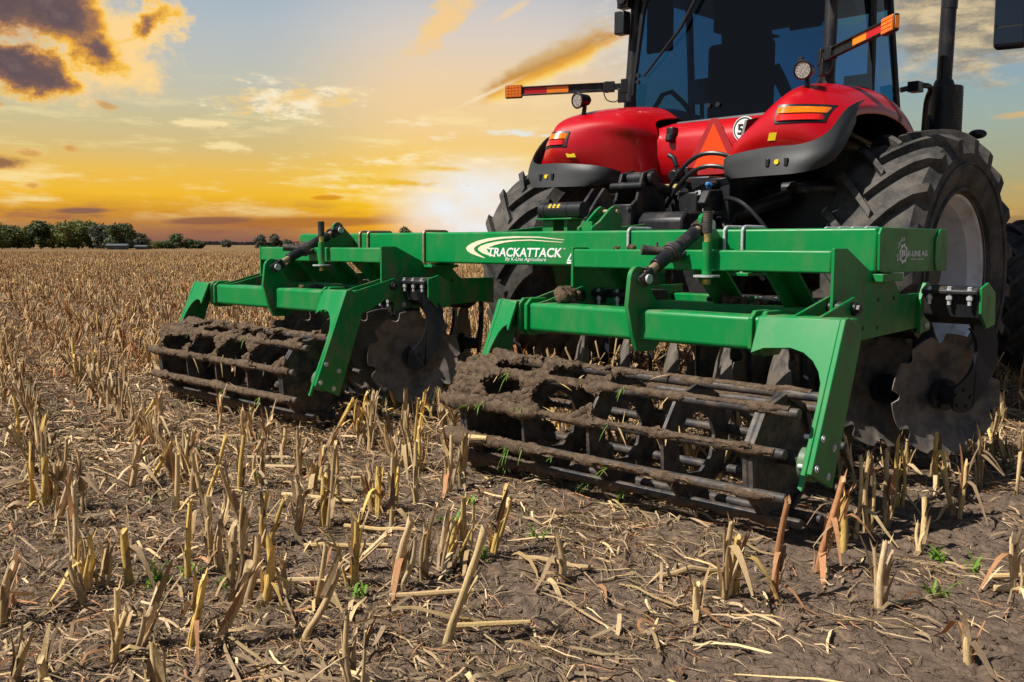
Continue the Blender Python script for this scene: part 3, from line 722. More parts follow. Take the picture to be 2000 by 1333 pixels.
def section(dx, right):
    G = 'green_paint'; ox = lambda x: x + dx
    # frame
    part(MB().box(ox(-3.662), ox(-2.095), 4.237, 4.347, 1.122, 1.228), 'cross_beam', G, bevel=.010, seg=3)
    body = [(4.237, 1.238), (4.365, 1.238), (4.645, 1.116), (4.86, 1.116), (4.99, 1.0), (5.34, 1.0), (5.34, .80), (5.19, .815), (4.47, .79), (4.30, .86), (4.237, .95)]
    for x in (-2.095, -3.678):
        sp = part(MB().px(body, ox(x), ox(x) + .016), 'side_plate', G, bevel=.002)
        s = 1 if x > -3 else -1
        xo = ox(x) + (.016 if s > 0 else 0)
        part(MB().box(min(xo, xo + s * .055), max(xo, xo + s * .055), 4.64, 4.875, 1.075, 1.114), 'mount_pad', G, sp, bevel=.003)
        hb = MB()
        for y, zz in ((4.72, .985), (4.90, .985), (4.72, .845), (4.56, .85)):
            hb.cyl((xo + s * .0012, y, zz), (xo + s * .002, y, zz), .011, n=12)
        part(hb, 'bolt_holes', 'black_decal', sp)
    yo = 5.28 if right else 4.42
    fl = MB().px([(yo - .075, .785), (yo - .08, .97), (yo - .02, 1.055), (yo + .02, 1.055), (yo + .12, 1.005), (yo + .07, .95), (yo + .055, .80)], ox(-2.079), ox(-2.058))
    fo = part(fl, 'gang_flange', G, bevel=.002)
    bb = MB()
    for zz in (1.0, .825): bb.ball((ox(-2.056), yo + .0, zz), .019, 6, (.6, 1, 1))
    part(bb, 'flange_bolts', 'zinc', fo)
    part(MB().px([(yo - .005, 1.022), (yo + .06, .985), (yo + .068, .995), (yo + .004, 1.034)], ox(-2.058), ox(-2.057)), 'slot', 'black_decal', fo, smooth=False)
    part(MB().box(ox(-3.662), ox(-2.095), 4.44, 4.55, .835, .945), 'gang_beam', G, bevel=.008)
    part(MB().box(ox(-3.662), ox(-2.095), 5.21, 5.32, .835, .945), 'gang_beam', G, bevel=.008)
    for x in (-3.50, -2.86, -2.45):
        part(MB().px([(4.25, 1.122), (4.40, 1.122), (4.60, .945), (4.46, .945)], ox(x), ox(x) + .014), 'gusset', G, bevel=.002)
        part(MB().prism([(ox(x), 4.40, 1.122), (ox(x) + .10, 4.40, 1.122), (ox(x) + .10, 4.60, .945), (ox(x), 4.60, .945)], (0, .012, .010)), 'gusset', G, bevel=.002)
    # disc gangs
    nA, nB = (-33, 37)
    front_n, rear_n = (nA, nB) if right else (nB, nA)
    xsA = [-1.98 - .325 * k for k in range(5)]; xsB = [-3.78 + .325 * k for k in range(5)]
    fx, rx_ = (xsA, xsB) if right else (xsB, xsA)
    for k, x in enumerate(fx):
        disc((ox(x), 5.34, .455), front_n, .87, True, None, k == 0, k)
        e0 = -.03 if x == -1.98 else -.04
        clamp_box(ox(x) - .02 + e0, ox(x) + .26 + e0, 5.22, 1.045 if x == -1.98 else .95, x == -1.98)
    for k, x in enumerate(rx_):
        disc((ox(x), 4.44, .455), rear_n, .87, False, None, k == 0, k + 3)
        e0 = -.03 if x == -1.98 else -.04
        clamp_box(ox(x) - .02 + e0, ox(x) + .24 + e0, 4.46 if x == -1.98 else 4.50, 1.02 if x == -1.98 else (1.0 if k < 2 and right else .90), x == -1.98)
    # roller frame
    LR, LL, CR, CL_ = (-1.85, -3.89, -2.245, -3.757) if right else (-5.35, -7.43, -5.61, -7.20)
    rf = part(MB().box(CL_ + .012, CR - .012, 3.905, 4.055, .775, .932), 'roller_frame', G, bevel=.022, seg=4)
    for s, leg_x, col_x, pl_x in ((1, LR, CR, ox(-2.079)), (-1, LL, CL_, ox(-3.678))):
        gap = abs(leg_x - col_x)
        for k in (0, 1):
            xx = col_x - s * .055 * k
            part(MB().px([(3.885, .785), (3.925, .752), (4.04, .752), (4.075, .785), (4.075, .925), (4.04, .957), (3.925, .957), (3.885, .925)], xx - .011, xx + .011), 'collar', G, rf, bevel=.004)
        yz = lambda z: 3.870 - (.94 - z) * .43
        k = min(1.0, gap / .395)
        prof = [(gap, .938), (.012, .942), (.012, .255), (.036, .268), (.034, .60), (.040 , .68), (.05 + .01 * k, .725), (.055 + .04 * k, .765), (.06 + .085 * k, .795), (.07 + .14 * k, .81), (gap * .85, .80), (gap, .775)]
        part(MB().prism([(leg_x - s * o_, yz(z), z) for o_, z in prof], (0, .022, .006)), 'leg_web', G, rf, bevel=.004)
        x0, x1 = sorted((col_x, leg_x - s * .02))
        part(MB().box(x0, x1, 3.89, 4.05, .905, .938), 'leg_cap', G, rf, bevel=.004)
        part(MB().box(x0, x1, 3.99, 4.05, .785, .905), 'leg_back', G, rf, bevel=.004)
        part(MB().px([(3.868, .944), (3.90, .95), (4.012, .905), (4.018, .835), (3.80, .236), (3.61, .325)], leg_x - .012, leg_x + .012), 'leg', G, rf, bevel=.004)
        for y, zz in ((3.697, .463), (3.796, .410), (3.649, .345), (3.752, .295)):
            lb = MB(); p = Vector((leg_x + s * .012, y, zz)); lb.cyl(p, p + Vector((s * .005, 0, 0)), .016, n=14); lb.cyl(p + Vector((s * .005, 0, 0)), p + Vector((s * .009, 0, 0)), .009, n=6)
            q = Vector((leg_x - s * .012, y, zz)); lb.cyl(q + Vector((s * .013, 0, 0)), q - Vector((s * .055, 0, 0)), .010, n=10); lb.cyl(q - Vector((s * .002, 0, 0)), q - Vector((s * .024, 0, 0)), .018, n=6)
            part(lb, 'leg_bolt', 'zinc', rf)
        for off in (.082, -.038):
            xa = pl_x + s * off; x0, x1 = sorted((xa, xa - s * .014))
            pl_ = arc(4.275, .962, .055, 80, -70, 7) + [(4.06, .80), (3.95, .79), (3.92, .935), (3.98, .945)]
            part(MB().px(pl_, x0, x1), 'arm_plate', G, rf, bevel=.002)
        pb = MB(); p = Vector((pl_x + s * .082, 4.275, .962)); dd = Vector((s, 0, 0))
        pb.cyl(p - dd * .14, p + dd * .012, .032, n=20); pb.bolt(p + dd * .012, dd, .022, .022)
        part(pb, 'pivot_bolt', 'black_paint', rf)
    # clevis plate on the frame tube
    xl = -2.95
    pl_ = arc(3.895, 1.085, .062, 175, 15, 9) + [(4.02, 1.0), (4.09, .94), (4.095, .76), (4.03, .715), (3.90, .722), (3.86, .80), (3.815, .95)]
    part(MB().px(pl_, ox(xl - .013), ox(xl + .013)), 'link_plate', G, rf, bevel=.003)
    # turnbuckle top link
    P1 = Vector((ox(xl + .02), 3.905, 1.085)); P2 = Vector((ox(xl + .0), 4.487, 1.362)); D = (P2 - P1)
    at = lambda t: P1 + D * t
    tb = part(MB().cyl(at(.22), at(.84), .036, n=24), 'turnbuckle', 'black_paint', bevel=.004)
    rd = MB().cyl(at(.06), at(.23), .022, n=16); rd.cyl(at(.83), at(.93), .022, n=16)
    part(rd, 'threaded_rod', 'tan_plating', tb)
    for t, tc in ((.02, .085), (.97, .91)):
        fk = MB().cyl(at(tc - .012), at(tc + .012), .040, n=12)
        for s in (-1, 1): fk.obox(at(t) + Vector((s * .030, 0, 0)), (1, 0, 0), D, D.cross(Vector((1, 0, 0))), .008, .055, .032)
        part(fk, 'fork', 'black_paint', tb, bevel=.003)
    for t in (0, 1):
        pn = MB(); pn.cyl(at(t) - Vector((.05, 0, 0)), at(t) + Vector((.052, 0, 0)), .016, n=14); pn.cyl(at(t) + Vector((.044, 0, 0)), at(t) + Vector((.056, 0, 0)), .024, n=14)
        part(pn, 'pin', 'zinc', tb)
    rt = MB().cyl(at(.44), at(.50), .054, n=12); rt.cyl(at(.42), at(.52), .045, n=16)
    hd_ = (-RIGHT * .92 + Vector((0, 0, .12)) - D.normalized() * .1).normalized()
    rt.tube([at(.47), at(.47) + hd_ * .07, at(.47) + hd_ * .16], [.026, .022, .027], 12)
    rt.cyl(at(.47) + hd_ * .08, at(.47) + hd_ * .08 + Vector((0, 0, .045)), .008, n=8)
    rt.obox(at(.43) - hd_ * .055, D, hd_, D.cross(hd_), .02, .025, .02)
    part(rt, 'ratchet_handle', 'dirty_iron', tb, bevel=.002)
    pl_ = [(4.30, 1.226), (4.44, 1.37)] + arc(4.487, 1.372, .052, 150, 20, 6) + [(4.74, 1.20), (4.64, 1.13)]
    part(MB().px([q for q in pl_ if True], ox(xl - .012), ox(xl + .012)), 'upper_link_plate', G, bevel=.003)
    # depth screw
    jx, jy = ox(-2.735), 4.19
    jk = part(MB().cyl((jx, jy, 1.085), (jx, jy, 1.268), .024, n=20), 'depth_screw', G)
    j2 = MB().cyl((jx, jy, 1.268), (jx, jy, 1.315), .017, n=16); j2.cyl((jx, jy, 1.055), (jx, jy, 1.08), .020, n=6)
    part(j2, 'brass_nut', 'brass', jk)
    j3 = MB()
    for k in range(18): j3.cyl((jx, jy, 1.312 + k * .006), (jx, jy, 1.318 + k * .006), .0255 if k % 2 else .0235, n=14)
    part(j3, 'ribbed_sleeve', 'dirty_iron', jk)
    part(MB().cyl((jx, jy, 1.092), (jx, jy, 1.102), .066, n=24), 'washer_plate', 'zinc', jk)
    # roller cage
    RC = Vector((0, 3.77, .345)); RR = .272
    rox = ox
    X0, X1 = -3.96, -1.90
    ox = (lambda x: x) if right else (lambda x: x - 3.352 - .17)
    mir = lambda x, s: -2.87 + s * (x + 2.87)
    bars = [R(5 + 40 * k) for k in range(9)]
    plates = [-3.80, -3.36, -2.93, -2.50, -2.07]
    ax = MB().cyl((ox(-2.2), RC.y, RC.z), (ox(-1.87), RC.y, RC.z), .034, n=18)
    ro = part(ax, 'roller', 'dirty_iron')
    part(MB().cyl((ox(-3.90), RC.y, RC.z), (ox(-3.72), RC.y, RC.z), .034, n=18), 'axle_stub', 'dirty_iron', ro)
    for s in (1, -1):
        q = ox(mir(-1.90, s))
        part(MB().cyl((q - .03, RC.y - .045, RC.z), (q + .03, RC.y - .045, RC.z), .075, n=28), 'bearing', 'bearing_green', ro, bevel=.006)
    for a in bars:
        y, zz = RC.y + math.cos(a) * RR, RC.z + math.sin(a) * RR
        part(MB().cyl((ox(X0), y, zz), (ox(X1), y, zz), .0215, n=18), 'bar', 'dirty_iron', ro, bevel=.003)
    for pi_, x in enumerate(plates):
        b = MB(); end = pi_ in (0, 4)
        out = [(RC.y + math.cos(a) * (RR + .008), RC.z + math.sin(a) * (RR + .008)) for a in bars]
        n = len(out); w = .024 if end else .008
        if end:
            b.px(out, ox(x) - .006, ox(x) + .006)
            inn = [(RC.y + (y - RC.y) * .90, RC.z + (q - RC.z) * .90) for y, q in out]
            for i in range(n):
                j = (i + 1) % n; b.px([out[i], out[j], inn[j], inn[i]], ox(x) - w, ox(x) + w)
        else:
            inn = [(RC.y + math.cos(a) * .15, RC.z + math.sin(a) * .15) for a in bars]
            for i in range(n):
                j = (i + 1) % n; b.px([out[i], out[j], inn[j], inn[i]], ox(x) - w, ox(x) + w)
        part(b, 'roller_plate', 'dirty_iron', ro)
    amount = (lambda q: max(0.0, .92 - q * 1.9) if q < .42 else max(0.0, .14 - (q - .42) * .4)) if right else (lambda q: .44 - .30 * q)
    b, w = mud_mesh(ox(X0), ox(X1), RC.y, RC.z, RR + .010, bars, [ox(x) for x in plates], amount, 1.3 if right else 8.1)
    tag(part(b, 'caked_mud', 'mud', ro, ang=80), kind='stuff')
    tag(part(w, 'mud_web', 'mud', ro, ang=80, solid=.024), kind='stuff')
    gb = MB(); rg = random.Random(5 if right else 6)
    for k in range(24 if right else 5):
        x = ox(X0) + .15 + rg.random() ** 1.2 * (1.15 if right else 1.5); a = bars[rg.choice((3, 4, 5, 6))] + R(rg.uniform(-4, 4))
        p = Vector((x, RC.y + math.cos(a) * (RR + .024), RC.z + math.sin(a) * (RR + .024)))
        for m_ in range(rg.randint(2, 5)):
            blade_strip(gb, p, (rg.uniform(-.5, .5), -.75 + rg.uniform(-.3, .3), rg.uniform(-.5, .7)), rg.uniform(.03, .085), .0022, rg.uniform(.2, 1.0))
    ts = MB()
    for k in range(60 if right else 26):
        x = ox(X0) + .1 + rg.random() * 1.75; a = bars[rg.choice((2, 3, 4, 5, 6))] + R(rg.uniform(-4, 4)); n_ = Vector((0, math.cos(a), math.sin(a)))
        p = Vector((x, RC.y, RC.z)) + n_ * (RR + rg.uniform(.014, .026)); dd = Vector((rg.uniform(-1, 1), 0, 0)) + n_.cross(Vector((1, 0, 0))) * rg.uniform(-1, 1)
        blade_strip(ts, p, dd, rg.uniform(.03, .12), rg.uniform(.0015, .005), rg.uniform(0, .4))
    if right: ts.tube([Vector((-3.80, 3.493, .225)), Vector((-3.70, 3.488, .235)), Vector((-3.60, 3.492, .245))], [.012, .015, .011], 8)
    to = part(ts, 'trapped_straw', 'straw', ro, smooth=False); tag(to, kind='stuff')
    ta = to.data.color_attributes.new('tint', 'FLOAT_COLOR', 'POINT'); ta.data.foreach_set('color', np.tile(np.array((.58, .45, .24, 1.0)), len(to.data.vertices)))
    tag(part(gb, 'green_grass', 'seedling_green', ro, smooth=False), kind='stuff')
    ox = rox
    spots = [(-3.55, 4.05, .94, .055), (-3.62, 4.12, .95, .06), (-3.66, 4.2, .965, .045), (-2.7, 4.5, .948, .03), (-2.6, 4.49, .948, .025), (-2.78, 4.5, .95, .035), (-3.4, 4.3, 1.23, .014), (-3.3, 4.31, 1.232, .02), (-3.15, 4.3, 1.23, .012), (-3.05, 4.29, 1.23, .015)] if right else [(-3.2, 4.29, 1.23, .03), (-3.1, 4.30, 1.232, .035), (-3.3, 4.3, 1.23, .025), (-2.6, 4.48, .95, .03), (-3.0, 4.3, 1.232, .03), (-2.75, 4.03, .935, .02), (-3.08, 4.12, 1.1, .02)]
    for (x, y, zz, r) in spots:
        cl = MB()
        for k in range(7):
            q = Vector((ox(x) + rg.uniform(-1, 1) * r, y + rg.uniform(-1, 1) * r * .7, zz + rg.uniform(0, .5) * r))
            b0 = len(cl.v); cl.ball(q, r * rg.uniform(.45, .75), 6)
            for i in range(b0, len(cl.v)):
                v = Vector(cl.v[i]); cl.v[i] = tuple(v + (v - q) * rg.uniform(-.25, .3))
        part(cl, 'soil_clod', 'mud', ang=80)

section(0.0, True)
section(-3.352, False)

# ================================================================== tractor
TX, TY = -4.55, 7.40
TO = Vector((TX, TY, 0))
trac = empty('tractor', TO, 'red farm tractor with dark tinted cab and muddy lugged tyres pulling the green implement', 'tractor')
def tp(mb, name, m, parent=None, **k): return mb.build(name, m, parent or trac, TO, **k)

def wheel(cx, cy, Rt, W, rim_r, side, lugs, name, lug_h=.055):
    """side: +1 when the outside faces +X; tread lugs are part of the tyre"""
    c = Vector((cx, cy, Rt - .01))
    h = W / 2; hl = lug_h
    pr = [(rim_r - .01, -h * .72), (rim_r + .03, -h * .86), (rim_r + (Rt - rim_r) * .35, -h * 1.02), (rim_r + (Rt - rim_r) * .62, -h * 1.03), (Rt - .16, -h * .97), (Rt - hl - .035, -h * .86), (Rt - hl - .008, -h * .5), (Rt - hl, 0)]
    pr = pr + [(r, -x) for r, x in pr[-2::-1]]
    ty = MB().lathe(pr, c, (1, 0, 0), 96)
    # sidewall rings
    for s in (-1, 1):
        ty.lathe([(rim_r + .02, s * h * .80), (rim_r + .028, s * h * .93), (rim_r + .055, s * h * .96), (rim_r + .07, s * h * .90)], c, (1, 0, 0), 96)
        q = rim_r + (Rt - rim_r) * .44
        ty.lathe([(q, s * h * .98), (q + .006, s * h * 1.06), (q + .02, s * h * 1.06), (q + .026, s * h * .98)], c, (1, 0, 0), 96)
    X = Vector((1, 0, 0))
    def pt(a, x, r): return c + X * x + Vector((0, math.cos(a), math.sin(a))) * r
    pitch = 2 * math.pi / lugs
    for sgn in (-1, 1):
        for k in range(lugs):
            a0 = k * pitch + (pitch / 2 if sgn > 0 else 0)
            n = 7; rows = []
            for i in range(n):
                t = i / (n - 1)
                x = sgn * (-.04 + t * (h * 1.04 + .04)); 
                sweep = (1 - t) ** 1.1 * pitch * 1.25
                a = a0 + sweep
                wd = (.026 + .016 * t) / Rt
                drop = .075 * max(0, t - .55) ** 1.5 * 2.6
                ro = Rt - drop; ri = Rt - hl - .03 - drop - .05 * max(0, t - .7)
                if t > .99: ro -= .02; ri -= .05
                rows.append([pt(a - wd * 1.35, x, ri), pt(a - wd, x, ro), pt(a + wd, x, ro), pt(a + wd * 1.35, x, ri)])
            b0 = len(ty.v)
            ty.grid(rows)
            ty.add(rows[0], [(0, 1, 2, 3)]); 
            e = rows[-1]
            lo = [pt(a0 - .05 / Rt, sgn * h * 1.02, Rt - .27), pt(a0 + .05 / Rt, sgn * h * 1.02, Rt - .27)]
            ty.add(e + lo, [(3, 2, 1, 0), (0, 1, 4), (1, 2, 5, 4), (2, 3, 5), (3, 0, 4, 5)])
    # rim
    s = side; rm = MB()
    rp = [(rim_r + .018, s * h * .83), (rim_r + .022, s * h * .80), (rim_r - .012, s * h * .76), (rim_r - .03, s * h * .62), (rim_r - .055, s * h * .50), (rim_r - .06, -s * h * .25), (rim_r - .09, -s * h * .42), (rim_r - .20, -s * h * .46), (rim_r * .46, -s * h * .36), (rim_r * .44, -s * h * .2), (rim_r * .30, -s * h * .16), (.0, -s * h * .16)]
    rm.lathe(rp, c, (1, 0, 0), 72)
    rm.lathe([(rim_r - .06, s * h * .1), (rim_r - .06, -s * h * .7), (rim_r + .015, -s * h * .85)], c, (1, 0, 0), 72)
    ro_ = tp(rm, name, 'silver_rim', ang=30)
    tp(ty, 'tyre', 'rubber', ro_, ang=38)
    hb = MB().cyl(c - X * s * h * .3, c + X * s * h * .22, .14, .12, 28); 
    for k in range(10):
        a = k * math.pi / 5; hb.bolt(c - X * s * h * .17 + Vector((0, math.cos(a), math.sin(a))) * rim_r * .38, (s, 0, 0), .018, .03)
    tp(hb, 'wheel_hub', 'black_paint', ro_)
    wn = MB()
    for k in range(8):
        a = k * math.pi / 4 + .2; p = c + X * (-s * h * .40) + Vector((0, math.cos(a), math.sin(a))) * (rim_r - .13)
        wn.cyl(p - X * s * .02, p + X * s * .03, .045, .03, 14)
    tp(wn, 'rim_clamps', 'silver_rim', ro_)
WX = 1.66
wheel(TX + 1.59, TY, 1.055, .68, .575, 1, 19, 'rear_wheel')
wheel(TX - 1.84, TY, 1.055, .68, .575, -1, 19, 'rear_wheel')
wheel(TX + 1.52, 10.35, .76, .54, .40, 1, 18, 'front_wheel', .045)
wheel(TX - 1.60, 10.35, .76, .54, .40, -1, 18, 'front_wheel', .045)

# ---- chassis, axles, hitch
ch = MB().box(TX - .36, TX + .36, TY - .45, TY + 1.6, .72, 1.42); ch.box(TX - .30, TX + .30, TY + 1.6, TY + 3.6, .75, 1.5)
tp(ch, 'transmission', 'black_paint', bevel=.05, seg=3)
ax = MB().cyl((TX - WX - .05, TY, 1.06), (TX + WX + .05, TY, 1.06), .15, n=28); ax.cyl((TX - .75, TY, 1.06), (TX + .75, TY, 1.06), .24, .24, 28)
tp(ax, 'rear_axle', 'black_paint', bevel=.02)
tp(MB().box(TX - 1.4, TX + 1.4, 10.22, 10.48, .62, .85), 'front_axle', 'black_paint', bevel=.04)
tp(MB().box(TX - .30, TX + .55, TY - .30, TY + .9, 1.40, 1.66), 'rear_housing', 'black_paint', bevel=.06, seg=3)
# hydraulic block
hx = TX + .09
vb = MB().box(hx - .02, hx + .28, 6.42, 6.72, 1.40, 1.78); vb.box(hx + .28, hx + .48, 6.38, 6.64, 1.42, 1.76); vb.box(hx - .16, hx - .02, 6.45, 6.7, 1.46, 1.70); vb.box(hx + .05, hx + .22, 6.34, 6.44, 1.50, 1.66)
vo = tp(vb, 'valve_block', 'black_paint', bevel=.012)
rg = random.Random(3)
for k in range(16):
    fs = MB(); p = Vector((hx + rg.uniform(-.02, .46), 6.40, 1.43 + rg.random() * .30)); fs.cyl(p, p + Vector((0, -.05, 0)), rg.uniform(.010, .022), n=10)
    tp(fs, 'valve_fitting', 'zinc', vo)
for (x, z) in ((.36, 1.70), (.36, 1.58), (.12, 1.72), (.12, 1.5)):
    p = Vector((hx + x, 6.36, z)); bc = MB(); bc.cyl(p, p + Vector((0, -.05, 0)), .035, .028, 18)
    tp(bc, 'coupler_cap', 'black_plastic', vo)
p = Vector((hx + .36, 6.30, 1.70)); bl = MB().cyl(p, p + Vector((0, -.02, 0)), .026, n=6); bl.ball(p + Vector((0, -.03, .005)), .02, 5)
tp(bl, 'blue_cap', 'blue_cap', vo)
for k, (x0, z0, x1, z1, hgt) in enumerate(((-.10, 1.62, .62, 1.86, .18), (-.08, 1.55, .60, 1.78, .16), (-.12, 1.30, -.12, 1.70, .05), (.05, 1.35, .20, 1.20, -.05), (.46, 1.60, .95, 1.2, .12), (.40, 1.45, .80, 1.0, .06))):
    q = []
    for i in range(17):
        t = i / 16
        q.append((hx + x0 + (x1 - x0) * t, 6.36 - .08 * math.sin(math.pi * t), z0 + (z1 - z0) * t + hgt * math.sin(math.pi * t)))
    tp(MB().tube(q, .017, 10), 'hydraulic_hose', 'black_plastic')
# trailer socket with lid
sk = MB().box(TX + .00, TX + .14, 6.46, 6.60, 1.74, 1.86); sk.cyl((TX + .07, 6.44, 1.80), (TX + .07, 6.36, 1.79), .05, .045, 18); sk.tube([(TX + .08, 6.4, 1.86), (TX + .05, 6.4, 1.93), (TX + .0, 6.4, 1.96)], .022, 8)
tp(sk, 'trailer_socket', 'black_plastic', bevel=.006)
# lift arms
for s in (-1, 1):
    x = TX + s * .47
    up = MB().px([(6.15, 1.56), (6.22, 1.66), (6.95, 1.72), (7.2, 1.60), (7.2, 1.45), (6.9, 1.48), (6.25, 1.52)], x - .035, x + .035)
    tp(up, 'lift_arm', 'black_paint', bevel=.01)
    tp(MB().cyl((x, 6.24, 1.58), (TX + s * .52, 6.2, .80), .032, n=16), 'lift_rod', 'black_paint')
    lo = MB().tube([(TX + s * .38, 7.2, .66), (TX + s * .46, 6.5, .68), (TX + s * .50, 5.85, .70)], [.06, .05, .055], 12)
    tp(lo, 'lower_link', 'black_paint')
    cyl = MB().cyl((TX + s * .30, 6.75, .75), (TX + s * .44, 6.45, 1.55), .05, n=20)
    tp(cyl, 'lift_cylinder', 'black_paint')
# quick hitch frame (dark plates standing left of the valve block)
qf = MB().px([(5.92, 1.30), (5.92, 1.56), (5.98, 1.60), (6.05, 1.80), (6.2, 1.84), (6.3, 1.76), (6.34, 1.56), (6.45, 1.3)], -4.76, -4.73); qf.px([(5.92, 1.30), (5.92, 1.56), (5.98, 1.60), (6.05, 1.80), (6.2, 1.84), (6.3, 1.76), (6.34, 1.56), (6.45, 1.3)], -4.56, -4.53)
qf.box(-4.76, -4.53, 5.90, 5.925, 1.28, 1.56); qf.cyl((-4.80, 6.14, 1.76), (-4.49, 6.14, 1.76), .055, n=20); qf.cyl((-4.80, 6.0, 1.70), (-4.49, 6.0, 1.70), .03, n=16)
qo = tp(qf, 'top_link_bracket', 'black_paint', bevel=.008)
qb = MB()
for x, z in ((-4.74, 1.53), (-4.74, 1.36), (-4.55, 1.53), (-4.55, 1.36), (-4.64, 1.45)):
    qb.bolt((x, 5.90, z), (0, -1, 0), .018, .02)
tp(qb, 'bracket_bolts', 'dirty_iron', qo)
qp = MB().px([(5.94, 1.28), (5.94, 1.44), (6.0, 1.50), (6.5, 1.50), (6.6, 1.40), (6.6, 1.24)], -4.50, -4.10)
tp(qp, 'hitch_frame', 'black_paint', bevel=.02)
qp = MB().box(-5.15, -4.76, 5.98, 6.06, 1.12, 1.47); qp.box(-5.30, -5.1, 6.0, 6.3, 1.1, 1.38)
tp(qp, 'hitch_frame', 'black_paint', bevel=.02)
tl = MB().tube([(-4.60, 6.1, 1.74), (-4.50, 6.4, 1.66), (-4.45, 6.75, 1.52)], [.045, .04, .05], 14)
tp(tl, 'top_link', 'black_paint')
tp(MB().tube([(-4.10, 6.2, 1.15), (-4.02, 6.5, 1.48), (-3.72, 6.8, 1.62)], [.07, .06, .06], 12), 'stabiliser', 'black_paint')
tp(MB().box(-4.5, -3.3, 6.9, 7.1, 1.2, 1.75), 'axle_housing', 'black_paint', bevel=.05)
tp(MB().px([(6.45, 1.80), (6.62, 2.2), (7.2, 2.32), (7.9, 2.2), (8.1, 1.5), (7.9, 1.15), (6.9, 1.15), (6.6, 1.5)], TX + .54, TX + .56), 'inner_guard', 'black_plastic')
tp(MB().cyl((-3.52, 6.55, 1.66), (-3.28, 6.75, 1.66), .028, n=14), 'cross_shaft', 'dirty_iron')

